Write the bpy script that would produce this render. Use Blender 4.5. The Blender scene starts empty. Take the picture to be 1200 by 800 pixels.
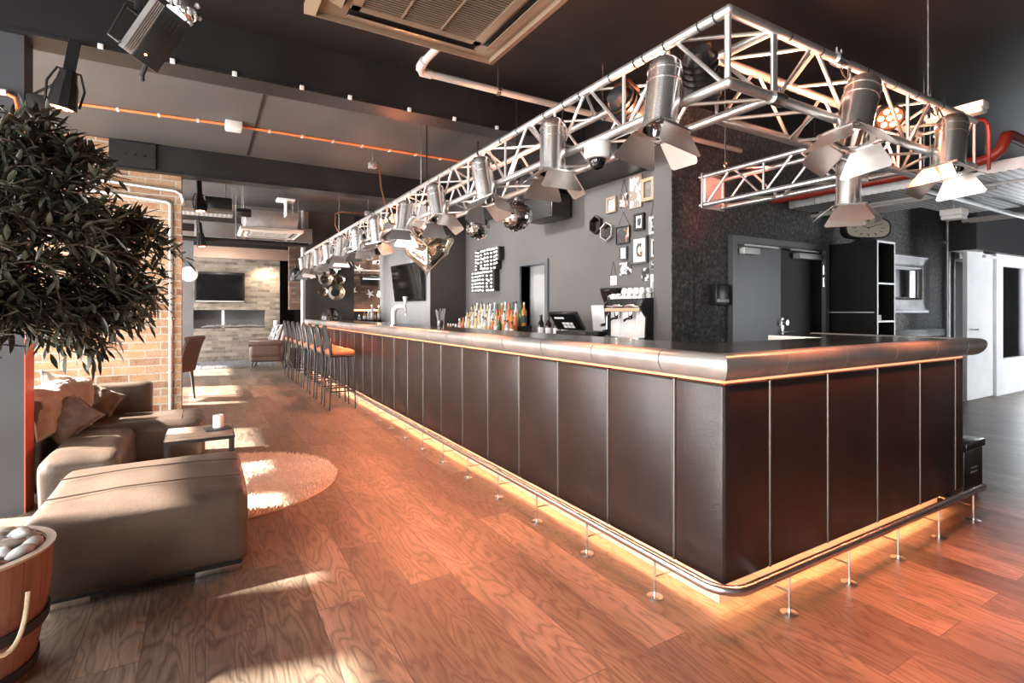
import bpy, bmesh, math, random
from mathutils import Vector, Matrix, noise
rnd = random.Random(11)
PI = math.pi
SC = bpy.context.scene
COL = SC.collection
V = Vector

# ------------------------------------------------------------------ materials
MATS = {}
def nodes_of(name):
    m = bpy.data.materials.new(name); m.use_nodes = True
    nt = m.node_tree; nt.nodes.clear()
    out = nt.nodes.new('ShaderNodeOutputMaterial')
    b = nt.nodes.new('ShaderNodeBsdfPrincipled')
    nt.links.new(b.outputs[0], out.inputs[0])
    MATS[name] = m
    return m, nt, b
def rgba(c): return (c[0], c[1], c[2], 1)
def ramp(nt, fac, stops):
    r = nt.nodes.new('ShaderNodeValToRGB')
    e = r.color_ramp.elements
    while len(e) < len(stops): e.new(0.5)
    for k, (p, c) in enumerate(stops): e[k].position = p; e[k].color = rgba(c)
    nt.links.new(fac, r.inputs[0]); return r.outputs[0]
def coords(nt, scale=(1, 1, 1), kind='Object', rot=(0, 0, 0)):
    t = nt.nodes.new('ShaderNodeTexCoord'); mp = nt.nodes.new('ShaderNodeMapping')
    mp.inputs['Scale'].default_value = scale; mp.inputs['Rotation'].default_value = rot
    nt.links.new(t.outputs[kind], mp.inputs['Vector']); return mp.outputs[0]
def noise_tex(nt, vec, scale, detail=4, rough=.55, dist=0):
    n = nt.nodes.new('ShaderNodeTexNoise')
    n.inputs['Scale'].default_value = scale; n.inputs['Detail'].default_value = detail
    n.inputs['Roughness'].default_value = rough; n.inputs['Distortion'].default_value = dist
    nt.links.new(vec, n.inputs['Vector']); return n.outputs['Fac']
def mixc(nt, fac, a, b, mode='MIX'):
    m = nt.nodes.new('ShaderNodeMix'); m.data_type = 'RGBA'; m.blend_type = mode
    for sock, v in ((m.inputs[0], fac), (m.inputs[6], a), (m.inputs[7], b)):
        if isinstance(v, (int, float)): sock.default_value = v
        elif isinstance(v, tuple): sock.default_value = rgba(v)
        else: nt.links.new(v, sock)
    return m.outputs[2]
def bump(nt, b, height, strength, dist=.01):
    n = nt.nodes.new('ShaderNodeBump'); n.inputs['Strength'].default_value = strength
    n.inputs['Distance'].default_value = dist
    nt.links.new(height, n.inputs['Height']); nt.links.new(n.outputs[0], b.inputs['Normal'])
def mat(name, col, rough=.5, metal=0, col2=None, nscale=6, bmp=None, emit=None, trans=0, spec=.5, coat=0, ior=1.45, sheen=0, rough2=None, stretch=(1, 1, 1), emit_col=None):
    if name in MATS: return MATS[name]
    m, nt, b = nodes_of(name)
    b.inputs['Base Color'].default_value = rgba(col)
    b.inputs['Roughness'].default_value = rough; b.inputs['Metallic'].default_value = metal
    b.inputs['Specular IOR Level'].default_value = spec; b.inputs['IOR'].default_value = ior
    b.inputs['Transmission Weight'].default_value = trans; b.inputs['Coat Weight'].default_value = coat
    b.inputs['Sheen Weight'].default_value = sheen
    vec = coords(nt, stretch)
    if col2 is None: col2 = tuple(min(1, c * 1.18 + .002) for c in col)
    f = noise_tex(nt, vec, nscale)
    nt.links.new(ramp(nt, f, [(.3, col), (.72, col2)]), b.inputs['Base Color'])
    if rough2 is not None:
        r = nt.nodes.new('ShaderNodeMapRange'); nt.links.new(f, r.inputs[0])
        r.inputs[3].default_value = rough; r.inputs[4].default_value = rough2
        nt.links.new(r.outputs[0], b.inputs['Roughness'])
    if bmp: bump(nt, b, noise_tex(nt, coords(nt), bmp[0], 6), bmp[1])
    if emit:
        b.inputs['Emission Color'].default_value = rgba(emit_col or col); b.inputs['Emission Strength'].default_value = emit
    return m

def brick_mat(name, axis, bw, bh, c1, c2, mortar, off=.5, varc=None, bmps=.8, msize=.012):
    m, nt, b = nodes_of(name)
    t = nt.nodes.new('ShaderNodeTexCoord'); s = nt.nodes.new('ShaderNodeSeparateXYZ'); c = nt.nodes.new('ShaderNodeCombineXYZ')
    nt.links.new(t.outputs['Object'], s.inputs[0])
    nt.links.new(s.outputs[0 if axis == 'x' else 1], c.inputs[0]); nt.links.new(s.outputs[2], c.inputs[1])
    wob = noise_tex(nt, t.outputs['Object'], 9, 3)
    add = nt.nodes.new('ShaderNodeVectorMath'); add.operation = 'MULTIPLY_ADD'
    nt.links.new(wob, add.inputs[0]); add.inputs[1].default_value = (.012, .012, 0); nt.links.new(c.outputs[0], add.inputs[2])
    br = nt.nodes.new('ShaderNodeTexBrick'); nt.links.new(add.outputs[0], br.inputs['Vector'])
    br.inputs['Scale'].default_value = 1; br.inputs['Brick Width'].default_value = bw; br.inputs['Row Height'].default_value = bh
    br.inputs['Mortar Size'].default_value = msize; br.inputs['Mortar Smooth'].default_value = .25; br.inputs['Bias'].default_value = 0
    br.offset = off
    br.inputs['Color1'].default_value = rgba(c1); br.inputs['Color2'].default_value = rgba(c2); br.inputs['Mortar'].default_value = rgba(mortar)
    n = noise_tex(nt, t.outputs['Object'], 5.5, 6, .65)
    colr = mixc(nt, ramp(nt, n, [(.38, (0, 0, 0)), (.66, (1, 1, 1))]), br.outputs['Color'], varc or mortar)
    m2 = mixc(nt, .45, br.outputs['Color'], colr)
    fine = ramp(nt, noise_tex(nt, t.outputs['Object'], 60, 4), [(.3, (.7, .7, .7)), (.7, (1.1, 1.1, 1.1))])
    nt.links.new(mixc(nt, 1.0, m2, fine, 'MULTIPLY'), b.inputs['Base Color'])
    b.inputs['Roughness'].default_value = .85
    inv = nt.nodes.new('ShaderNodeMath'); inv.operation = 'MULTIPLY_ADD'
    nt.links.new(br.outputs['Fac'], inv.inputs[0]); inv.inputs[1].default_value = -1
    nt.links.new(noise_tex(nt, t.outputs['Object'], 40, 4), inv.inputs[2])
    bump(nt, b, inv.outputs[0], bmps, .012)
    return m

def floor_mat():
    m, nt, b = nodes_of('oak_planks')
    t = nt.nodes.new('ShaderNodeTexCoord'); s = nt.nodes.new('ShaderNodeSeparateXYZ'); c = nt.nodes.new('ShaderNodeCombineXYZ')
    nt.links.new(t.outputs['Object'], s.inputs[0]); nt.links.new(s.outputs[1], c.inputs[0]); nt.links.new(s.outputs[0], c.inputs[1])
    br = nt.nodes.new('ShaderNodeTexBrick'); nt.links.new(c.outputs[0], br.inputs['Vector'])
    for k, v in (('Scale', 1), ('Brick Width', 1.45), ('Row Height', .21), ('Mortar Size', .0016), ('Mortar Smooth', .1), ('Bias', 0)):
        br.inputs[k].default_value = v
    br.offset = .37
    br.inputs['Color1'].default_value = (0, 0, 0, 1); br.inputs['Color2'].default_value = (1, 1, 1, 1); br.inputs['Mortar'].default_value = (.5, .5, .5, 1)
    # each plank gets its own piece of grain
    ad = nt.nodes.new('ShaderNodeVectorMath'); ad.operation = 'MULTIPLY_ADD'
    nt.links.new(br.outputs['Color'], ad.inputs[0]); ad.inputs[1].default_value = (7.3, 3.1, 0); nt.links.new(c.outputs[0], ad.inputs[2])
    sc = nt.nodes.new('ShaderNodeMapping'); sc.inputs['Scale'].default_value = (1.5, 6.6, 1); nt.links.new(ad.outputs[0], sc.inputs['Vector'])
    big = noise_tex(nt, sc.outputs[0], 1.15, 2, .5, .3)
    mu = nt.nodes.new('ShaderNodeMath'); mu.operation = 'MULTIPLY'; nt.links.new(big, mu.inputs[0]); mu.inputs[1].default_value = 11
    sn = nt.nodes.new('ShaderNodeMath'); sn.operation = 'PINGPONG'; nt.links.new(mu.outputs[0], sn.inputs[0]); sn.inputs[1].default_value = .5
    ring = ramp(nt, sn.outputs[0], [(.0, (0, 0, 0)), (.22, (.75, .75, .75)), (.5, (1, 1, 1))])
    sc2 = nt.nodes.new('ShaderNodeMapping'); sc2.inputs['Scale'].default_value = (3, 70, 1); nt.links.new(ad.outputs[0], sc2.inputs['Vector'])
    fine = noise_tex(nt, sc2.outputs[0], 2.0, 5, .6)
    patch = noise_tex(nt, sc.outputs[0], .7, 4, .6)
    base = ramp(nt, patch, [(.25, (.095, .073, .054)), (.5, (.175, .136, .10)), (.75, (.27, .212, .158))])
    tone = ramp(nt, br.outputs['Color'], [(0, (.55, .53, .52)), (1, (1.25, 1.22, 1.2))])
    c1 = mixc(nt, 1.0, base, tone, 'MULTIPLY')
    c2 = mixc(nt, .5, c1, mixc(nt, 1.0, c1, ring, 'MULTIPLY'))
    c3 = mixc(nt, .45, c2, mixc(nt, 1.0, c2, ramp(nt, fine, [(.35, (.45, .45, .45)), (.62, (1.25, 1.25, 1.25))]), 'MULTIPLY'))
    c4 = mixc(nt, br.outputs['Fac'], c3, (.04, .03, .025))
    nt.links.new(c4, b.inputs['Base Color'])
    rr = nt.nodes.new('ShaderNodeMapRange'); nt.links.new(fine, rr.inputs[0]); rr.inputs[3].default_value = .3; rr.inputs[4].default_value = .52
    nt.links.new(rr.outputs[0], b.inputs['Roughness'])
    hm = nt.nodes.new('ShaderNodeMath'); hm.operation = 'SUBTRACT'; nt.links.new(fine, hm.inputs[0]); nt.links.new(br.outputs['Fac'], hm.inputs[1])
    bump(nt, b, hm.outputs[0], .22, .004)
    return m

def wallpaper_mat():
    m, nt, b = nodes_of('textured_wallpaper')
    v = coords(nt)
    n = noise_tex(nt, v, 26, 5, .7); n2 = noise_tex(nt, coords(nt, (1, 1, 3.5)), 60, 2)
    nt.links.new(ramp(nt, n, [(.33, (.034, .033, .033)), (.52, (.10, .098, .097)), (.7, (.29, .285, .27))]), b.inputs['Base Color'])
    b.inputs['Roughness'].default_value = .42
    ad = nt.nodes.new('ShaderNodeMath'); ad.operation = 'ADD'; nt.links.new(n, ad.inputs[0]); nt.links.new(n2, ad.inputs[1])
    bump(nt, b, ad.outputs[0], .9, .015)
    return m

def art_mat(name, seed, paper=(.8, .79, .77), ink=(.04, .04, .045), tint=None, scale=9, lo=.47, hi=.53):
    m, nt, b = nodes_of(name)
    t = nt.nodes.new('ShaderNodeTexCoord'); mp = nt.nodes.new('ShaderNodeMapping'); mp.inputs['Location'].default_value = (seed * 3.7, seed * 1.9, seed)
    nt.links.new(t.outputs['Object'], mp.inputs['Vector'])
    f = noise_tex(nt, mp.outputs[0], scale, 3, .5, 1.2)
    stops = [(lo, paper), (hi, ink)] if tint is None else [(lo - .06, paper), (lo, tint), (hi, ink)]
    nt.links.new(ramp(nt, f, stops), b.inputs['Base Color']); b.inputs['Roughness'].default_value = .35
    return m

# ------------------------------------------------------------------ mesh builder
class M:
    def __init__(s): s.bm = bmesh.new(); s.uid = 0
    def _mark(s): return len(s.bm.verts)
    def _new(s, n0):
        s.bm.verts.ensure_lookup_table(); return [s.bm.verts[i] for i in range(n0, len(s.bm.verts))]
    def xf(s, n0, mt):
        if mt is not None:
            for v in s._new(n0): v.co = mt @ v.co
        return s
    def raw(s, verts, faces, mt=None):
        vs = [s.bm.verts.new(mt @ V(p) if mt is not None else p) for p in verts]
        for f in faces:
            try: s.bm.faces.new([vs[i] for i in f])
            except ValueError: pass
        return s
    def box(s, x0, x1, y0, y1, z0, z1, bev=0, seg=2, mt=None):
        if bev <= 0:
            p = [(x, y, z) for z in (z0, z1) for y in (y0, y1) for x in (x0, x1)]
            return s.raw(p, [(0, 2, 3, 1), (4, 5, 7, 6), (0, 1, 5, 4), (2, 6, 7, 3), (0, 4, 6, 2), (1, 3, 7, 5)], mt)
        t = bmesh.new(); bmesh.ops.create_cube(t, size=1)
        for v in t.verts: v.co = V(((x0 + x1) / 2 + v.co.x * (x1 - x0), (y0 + y1) / 2 + v.co.y * (y1 - y0), (z0 + z1) / 2 + v.co.z * (z1 - z0)))
        bmesh.ops.bevel(t, geom=t.edges[:], offset=bev, segments=seg, affect='EDGES', profile=.5)
        return s.merge(t, mt)
    def merge(s, t, mt=None):
        t.verts.index_update()
        vs = [s.bm.verts.new(mt @ v.co if mt is not None else v.co) for v in t.verts]
        for f in t.faces: s.bm.faces.new([vs[v.index] for v in f.verts])
        t.free(); return s
    def rbox(s, c, h, r, n=8, puff=0, wr=0, seed=0, mt=None, nz=None, wscale=5):
        """rounded, slightly stuffed box"""
        t = bmesh.new(); bmesh.ops.create_cube(t, size=2)
        bmesh.ops.subdivide_edges(t, edges=t.edges[:], cuts=n, use_grid_fill=True)
        for v in t.verts:
            q = v.co.copy()
            # concentrate the grid near the borders
            w = V([math.copysign(1 - (1 - abs(a)) ** 1.5, a) for a in q])
            p = V((w.x * h[0], w.y * h[1], w.z * h[2]))
            inn = V([max(-(h[i] - r), min(h[i] - r, p[i])) for i in range(3)])
            d = p - inn
            if d.length > 1e-6: p = inn + d.normalized() * r
            if puff:
                k = max(0, 1 - w.x * w.x) * max(0, 1 - w.y * w.y)
                p.z += puff * k * (1 if q.z > .5 else (-.3 if q.z < -.5 else 0))
            if wr:
                p += d.normalized() * wr * noise.noise(V((p.x * wscale + seed, p.y * wscale, p.z * wscale))) if d.length > 1e-6 else V((0, 0, wr * .6 * noise.noise(V((p.x * wscale + seed, p.y * wscale * 1.6, p.z)))))
            v.co = V(c) + p
        return s.merge(t, mt)
    def tube(s, pts, r, n=8, closed=False, caps=True, mt=None):
        pts = [V(p) for p in pts]; k = len(pts)
        rs = r if isinstance(r, (list, tuple)) else [r] * k
        rings = []; up = None
        for i, p in enumerate(pts):
            a = pts[(i - 1) % k] if (i or closed) else p; b = pts[(i + 1) % k] if (i < k - 1 or closed) else p
            d = (b - a)
            d = d.normalized() if d.length > 1e-9 else V((0, 0, 1))
            if up is None: up = V((0, 0, 1)) if abs(d.z) < .9 else V((1, 0, 0))
            u = d.cross(up)
            if u.length < 1e-5: u = d.cross(V((0, 1, 0)))
            u.normalize(); w = u.cross(d).normalized(); up = w
            rings.append([s.bm.verts.new((mt @ q) if mt is not None else q) for q in (p + (u * math.cos(2 * PI * j / n) + w * math.sin(2 * PI * j / n)) * rs[i] for j in range(n))])
        for i in range(k if closed else k - 1):
            A, B = rings[i], rings[(i + 1) % k]
            for j in range(n): s.bm.faces.new((A[j], A[(j + 1) % n], B[(j + 1) % n], B[j]))
        if caps and not closed:
            s.bm.faces.new(rings[0][::-1]); s.bm.faces.new(rings[-1])
        return s
    def lathe(s, prof, n=24, mt=None, loc=(0, 0, 0), ang=2 * PI):
        L = V(loc); rings = []
        for r, z in prof:
            if r < 1e-5: rings.append([s.bm.verts.new(L + V((0, 0, z)))])
            else: rings.append([s.bm.verts.new(L + V((r * math.cos(2 * PI * j / n), r * math.sin(2 * PI * j / n), z))) for j in range(n)])
        for A, B in zip(rings, rings[1:]):
            for j in range(n):
                a, b = A[j % len(A)], A[(j + 1) % len(A)]; c, d = B[(j + 1) % len(B)], B[j % len(B)]
                f = [];
                for v in (a, b, c, d):
                    if v not in f: f.append(v)
                if len(f) > 2:
                    try: s.bm.faces.new(f)
                    except ValueError: pass
        if mt is not None:
            for R in rings:
                for v in R: v.co = mt @ v.co
        return s
    def prism(s, poly, z0, z1, mt=None):
        n = len(poly); vs = [(x, y, z0) for x, y in poly] + [(x, y, z1) for x, y in poly]
        return s.raw(vs, [tuple(range(n))[::-1], tuple(range(n, 2 * n))] + [(i, (i + 1) % n, n + (i + 1) % n, n + i) for i in range(n)], mt)
    def ball(s, c, r, seg=12, rings=8, sc=(1, 1, 1), mt=None):
        prof = [(r * math.sin(PI * i / rings), -r * math.cos(PI * i / rings)) for i in range(rings + 1)]
        prof[0] = (0, -r); prof[-1] = (0, r)
        m2 = Matrix.Translation(c) @ Matrix.Diagonal((*sc, 1))
        return s.lathe(prof, seg, mt=(mt @ m2) if mt is not None else m2)
    def done(s, name, m, parent=None, world=False, smooth=35, label=None, kind=None):
        bmesh.ops.recalc_face_normals(s.bm, faces=s.bm.faces[:])
        if parent is not None and world: s.bm.transform(parent.matrix_basis.inverted())
        me = bpy.data.meshes.new(name); s.bm.to_mesh(me); s.bm.free()
        if smooth:
            me.polygons.foreach_set('use_smooth', [True] * len(me.polygons))
            me.set_sharp_from_angle(angle=math.radians(smooth))
        me.materials.append(m if not isinstance(m, str) else MATS[m])
        o = bpy.data.objects.new(name, me); COL.objects.link(o)
        if parent is not None: o.parent = parent
        if label: o['label'] = label
        if kind: o['kind'] = kind
        return o

def thing(name, label, cat, loc=(0, 0, 0), rz=0, group=None, rot=None):
    o = bpy.data.objects.new(name, None); COL.objects.link(o); o.empty_display_size = .05
    o.rotation_euler = rot if rot else (0, 0, rz); o.location = loc
    o.matrix_basis  # evaluated from loc/rot below
    return tag(o, label, cat, group)
def tag(o, label, cat, group=None):
    o['label'] = label; o['category'] = cat
    if group: o['group'] = group
    return o
def struct(o): o['kind'] = 'structure'; return o
def S(name, m, *boxes, bev=0):
    b = M()
    for q in boxes: b.box(*q, bev=bev)
    return struct(b.done(name, m, smooth=0))
def dup(root, loc=None, rot=None, label=None, group=None):
    r = root.copy(); COL.objects.link(r)
    if loc is not None: r.location = loc
    if rot is not None: r.rotation_euler = rot
    if label: r['label'] = label
    if group: r['group'] = group
    for ch in root.children:
        c = ch.copy(); COL.objects.link(c); c.parent = r
        for g in ch.children:
            d = g.copy(); COL.objects.link(d); d.parent = c
    return r
def orient(p, d):
    """matrix putting local +Z along d at p"""
    return Matrix.Translation(p) @ V(d).to_track_quat('Z', 'Y').to_matrix().to_4x4()
ROTX = Matrix.Rotation(PI / 2, 4, 'X'); ROTY = Matrix.Rotation(PI / 2, 4, 'Y')
ORD = 'first second third fourth fifth sixth seventh eighth ninth tenth eleventh twelfth thirteenth fourteenth fifteenth'.split()
# ------------------------------------------------------------------ palette
floor_mat(); wallpaper_mat()
brick_mat('warm_brick', 'x', .33, .1, (.25, .10, .05), (.58, .34, .17), (.52, .46, .39), varc=(.70, .56, .42))
brick_mat('grey_brick', 'x', .30, .078, (.09, .07, .055), (.33, .275, .22), (.22, .195, .17), varc=(.38, .33, .28), msize=.006)
brick_mat('brown_brick', 'x', .26, .075, (.10, .06, .045), (.24, .15, .11), (.10, .075, .06), varc=(.2, .13, .1), msize=.008)
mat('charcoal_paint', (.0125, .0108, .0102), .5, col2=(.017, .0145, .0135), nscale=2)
mat('beam_steel', (.0125, .0125, .0135), .42, col2=(.018, .0175, .0185), nscale=3)
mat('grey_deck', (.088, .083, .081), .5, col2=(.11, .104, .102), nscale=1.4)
mat('bar_wall_grey', (.115, .11, .108), .6, col2=(.128, .123, .12), nscale=1.5)
mat('olive_wall', (.06, .054, .047), .6, nscale=2)
mat('brown_wall', (.05, .041, .038), .5, nscale=2)
mat('light_grey_paint', (.34, .34, .345), .5, nscale=2)
mat('column_grey', (.055, .058, .066), .7, nscale=3); mat('partition_grey', (.12, .125, .135), .45, nscale=3)
mat('white_paint', (.72, .73, .75), .45, nscale=2)
mat('black_paint', (.012, .012, .013), .4)
mat('matt_black', (.010, .010, .011), .6)
mat('satin_black', (.016, .016, .017), .3)
mat('door_grey', (.10, .105, .115), .32, nscale=1.5)
mat('leather_black', (.018, .011, .0095), .34, col2=(.027, .017, .0145), nscale=5, bmp=(140, .12), spec=.6)
mat('leather_taupe', (.05, .035, .027), .33, col2=(.095, .068, .053), nscale=4, bmp=(70, .18), spec=.6)
mat('leather_cognac', (.33, .12, .055), .38, col2=(.4, .16, .08), nscale=5, bmp=(110, .1))
mat('leather_dark', (.055, .032, .026), .33, col2=(.085, .05, .04), nscale=5, bmp=(110, .1))
mat('linen', (.42, .33, .25), .9, col2=(.5, .4, .31), nscale=22, bmp=(160, .3), sheen=.3)
mat('linen_brown', (.13, .092, .066), .9, col2=(.18, .13, .096), nscale=22, bmp=(160, .3), sheen=.3)
mat('pewter', (.50, .485, .46), .33, .7, col2=(.64, .62, .59), nscale=7, rough2=.46)
mat('pewter_top', (.36, .32, .28), .16, 1, col2=(.5, .46, .41), nscale=3, rough2=.26)
mat('steel', (.72, .71, .70), .2, 1, nscale=10, rough2=.3)
mat('alu', (.86, .85, .84), .3, .9, col2=(.94, .93, .92), nscale=20, rough2=.4)
mat('polished_alu', (.88, .87, .86), .17, .95, nscale=9, rough2=.28)
mat('flap_alu', (.62, .60, .585), .33, 1, nscale=6, rough2=.45)
mat('chrome', (.9, .9, .9), .06, 1)
mat('copper', (.75, .36, .21), .22, 1, nscale=6, rough2=.35)
mat('bronze', (.5, .34, .27), .4, .6, nscale=3, rough2=.5)
mat('galvanised', (.56, .57, .58), .42, 1, col2=(.7, .71, .72), nscale=14, rough2=.55)
mat('duct_grey', (.3, .295, .29), .5, .3, nscale=4)
mat('pvc_grey', (.42, .41, .40), .35, nscale=3)
mat('red_pipe', (.30, .035, .022), .35, nscale=4)
mat('orange_cable', (.8, .22, .07), .5)
mat('painted_orange_glow', (.60, .12, .07), .55)  # orange light on the column flange, put into a flat colour
mat('white_plastic', (.75, .75, .74), .4)
mat('white_ceramic', (.85, .84, .82), .2)
mat('kick_board', (.42, .36, .33), .4, nscale=3)
mat('dark_wood', (.045, .032, .026), .45, stretch=(1, 6, 1), nscale=8)
mat('crate_wood', (.25, .10, .06), .6, stretch=(1, 1, 8), nscale=8)
mat('planter_wood', (.15, .062, .042), .6, col2=(.23, .11, .08), stretch=(5, 5, .6), nscale=7, bmp=(30, .25))
mat('pale_wood', (.5, .36, .22), .5, col2=(.6, .45, .3), stretch=(1, 1, 9), nscale=5)
mat('board_wood', (.34, .27, .21), .6, col2=(.42, .34, .27), stretch=(9, 1, 1), nscale=4)
mat('rope', (.56, .48, .36), .9, nscale=60, bmp=(150, .6))
mat('bark', (.11, .08, .06), .9, bmp=(40, .6))
mat('leaf', (.014, .02, .011), .36, col2=(.12, .125, .09), nscale=11, spec=.6)
mat('stone', (.36, .35, .345), .75, col2=(.6, .59, .58), nscale=12, bmp=(50, .2))
mat('stone_warm', (.3, .25, .21), .75, col2=(.48, .42, .37), nscale=12, bmp=(50, .2))
mat('soil', (.03, .022, .018), .95)
mat('wool', (.60, .52, .43), .95, col2=(.80, .72, .62), nscale=60, sheen=.4)
mat('grey_wool', (.13, .13, .14), .95, col2=(.26, .26, .275), nscale=60, sheen=.4)
mat('slate_top', (.28, .2, .15), .35, col2=(.5, .38, .28), nscale=9)
mat('slate_tray', (.05, .05, .052), .4)
mat('wax', (.86, .84, .79), .5)
mat('log_pale', (.2, .195, .19), .8, nscale=9)
mat('screen', (.004, .004, .005), .08, spec=.6)
mat('tv_bezel', (.02, .02, .022), .25)
mat('mirror_glass', (.85, .86, .87), .02, 1)
mat('smoke_mirror', (.25, .22, .2), .08, 1)
mat('silver_frame', (.5, .5, .5), .28, .85, nscale=6, rough2=.4)
mat('led_orange', (1, .30, .10), .5, emit=7, emit_col=(1, .40, .17))
mat('led_orange_top', (1, .30, .10), .5, emit=1.5, emit_col=(1, .30, .16))
mat('led_face', (1, .5, .3), .4, emit=9, emit_col=(1, .36, .16))
mat('bulb_lit', (1, .95, .85), .3, emit=1.15, emit_col=(1, .94, .84))
mat('lamp_warm', (1, .8, .5), .3, emit=18, emit_col=(1, .72, .4))
mat('lamp_white', (1, 1, 1), .3, emit=3, emit_col=(1, .98, .95))
mat('tube_off', (.8, .78, .75), .4)
mat('clock_face', (.42, .37, .29), .5, col2=(.5, .45, .36))
mat('paper', (.85, .85, .84), .6)
mat('ink', (.05, .05, .055), .6)
mat('rubber', (.02, .02, .02), .8)
mat('glass', (.95, .97, .97), .03, trans=1, ior=1.45)
mat('heart_glass', (.88, .85, .82), .05, .9, col2=(.9, .66, .42), nscale=5)
for nm, c in (('clear', (.86, .9, .9)), ('amber', (.75, .3, .07)), ('orange', (.95, .32, .12)), ('pink', (.95, .62, .5)), ('green', (.06, .16, .08)), ('dark', (.03, .02, .02)), ('gold', (.9, .68, .38))):
    mat('glass_' + nm, c, .05, trans=.42 if nm not in ('dark', 'green') else .3, ior=1.4)

m, nt, bs = nodes_of('window_glass'); tr_ = nt.nodes.new('ShaderNodeBsdfTransparent'); fr_ = nt.nodes.new('ShaderNodeFresnel'); fr_.inputs[0].default_value = 1.45; mx_ = nt.nodes.new('ShaderNodeMixShader'); gl_ = nt.nodes.new('ShaderNodeBsdfGlossy'); gl_.inputs['Roughness'].default_value = .02
nt.links.new(fr_.outputs[0], mx_.inputs[0]); nt.links.new(tr_.outputs[0], mx_.inputs[1]); nt.links.new(gl_.outputs[0], mx_.inputs[2]); nt.links.new(mx_.outputs[0], [n for n in nt.nodes if n.type == 'OUTPUT_MATERIAL'][0].inputs[0])
mat('seam_metal', (.13, .115, .105), .36, .7, nscale=4)
mat('near_wall', (.07, .068, .066), .6)
mat('lamp_soft', (.9, .88, .85), .4, emit=.12, emit_col=(1, .95, .88))
mat('cabinet_black', (.0045, .004, .004), .5, spec=.25)
# ------------------------------------------------------------------ setting
ZC = 3.44
S('floor', MATS['oak_planks'], (-3.4, 15, -3.2, 21, -.1, 0))
S('ceiling', MATS['charcoal_paint'], (-3.4, 15, -3.2, 21, ZC, ZC + .1))
# lighter steel deck in the bays beyond the first beam
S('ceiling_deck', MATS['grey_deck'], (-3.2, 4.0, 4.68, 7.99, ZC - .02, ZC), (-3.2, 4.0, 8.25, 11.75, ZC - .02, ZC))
S('wall_near', MATS['near_wall'], (-3.4, 11.0, -3.2, -3.05, 0, ZC), (11.0, 14.5, -3.2, -3.05, 0, .3), (11.0, 14.5, -3.2, -3.05, 2.7, ZC))
b = M()
for x in (11.0, 12.2, 13.4, 14.44): b.box(x, x + .06, -3.18, -3.08, .3, 2.7)
for z in (.3, 2.64): b.box(11.0, 14.5, -3.18, -3.08, z, z + .06)
w = struct(b.done('window_7', MATS['black_paint'], smooth=0)); M().box(11.06, 14.44, -3.135, -3.125, .36, 2.64).done('window_pane', MATS['window_glass'], w, smooth=0)
# left outer wall with three tall windows (beside and behind the camera)
WIN = [(-1.9, .4), (.9, 3.15), (3.65, 7.6), (8.9, 11.4), (12.4, 14.8)]
WH = 2.80
b = M(); ys = [-3.2] + [v for w in WIN for v in w] + [21]
for i in range(0, len(ys), 2): b.box(-3.4, -3.2, ys[i], ys[i + 1], 0, ZC)
for y0, y1 in WIN: b.box(-3.4, -3.2, y0, y1, 0, .25); b.box(-3.4, -3.2, y0, y1, WH, ZC)
struct(b.done('wall_left', MATS['charcoal_paint'], smooth=0))
for i, (y0, y1) in enumerate(WIN):
    b = M(); ym = (y0 + y1) / 2
    for a, c in ((y0, y0 + .06), (ym - .03, ym + .03), (y1 - .06, y1)): b.box(-3.36, -3.26, a, c, .25, WH)
    for a, c in ((.25, .31), (WH - .06, WH)): b.box(-3.36, -3.26, y0, y1, a, c)
    w = struct(b.done('window_%d' % (i + 1 if i < 3 else i + 2), MATS['black_paint'], smooth=0))
    M().box(-3.315, -3.305, y0 + .06, y1 - .06, .31, WH - .06).done('window_pane', MATS['window_glass'], w, smooth=0)
S('wall_left_brick', MATS['warm_brick'], (-3.2, -.27, 8.1, 8.45, 0, ZC))
S('wall_partition', MATS['partition_grey'], (-3.2, -.30, 12.0, 12.14, 0, 2.86), (-.30, -.2, 12.0, 12.14, 0, 2.76))
M_ = M().prism([(-.30, 2.76)] + [(-.30 + .1 * math.cos(a), 2.76 + .1 * math.sin(a)) for a in [i * PI / 12 for i in range(7)]], -12.14, -12.0, mt=ROTX)
struct(M_.done('trim_1', MATS['partition_grey'], smooth=0))
# far wall: thin long bricks with a slot fireplace
FX0, FX1 = -1.2, 1.74
b = M()
b.box(FX0, FX1, 15.3, 15.7, 1.32, 2.66); b.box(1.40, FX1, 15.3, 15.7, .85, 1.32)
b.box(FX0, -.26, 15.3, 15.7, .85, 1.32)
struct(b.done('wall_far', MATS['grey_brick'], smooth=0))
b = M(); b.box(FX0, 2.15, 15.12, 15.7, 0, .85)
struct(b.done('wall_far_hearth', MATS['grey_brick'], smooth=0))
S('wall_far_niche', MATS['partition_grey'], (FX0, 1.6, 15.72, 15.8, .5, 2.9))
S('trim_2', MATS['bronze'], (-3, 2.15, 15.28, 15.36, 2.66, 2.95))
S('trim_3', MATS['charcoal_paint'], (-3, 4.2, 15.2, 15.8, 2.95, ZC))
S('wall_far_dark', MATS['matt_black'], (FX1, 2.9, 16.4, 16.5, 0, ZC))
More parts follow.
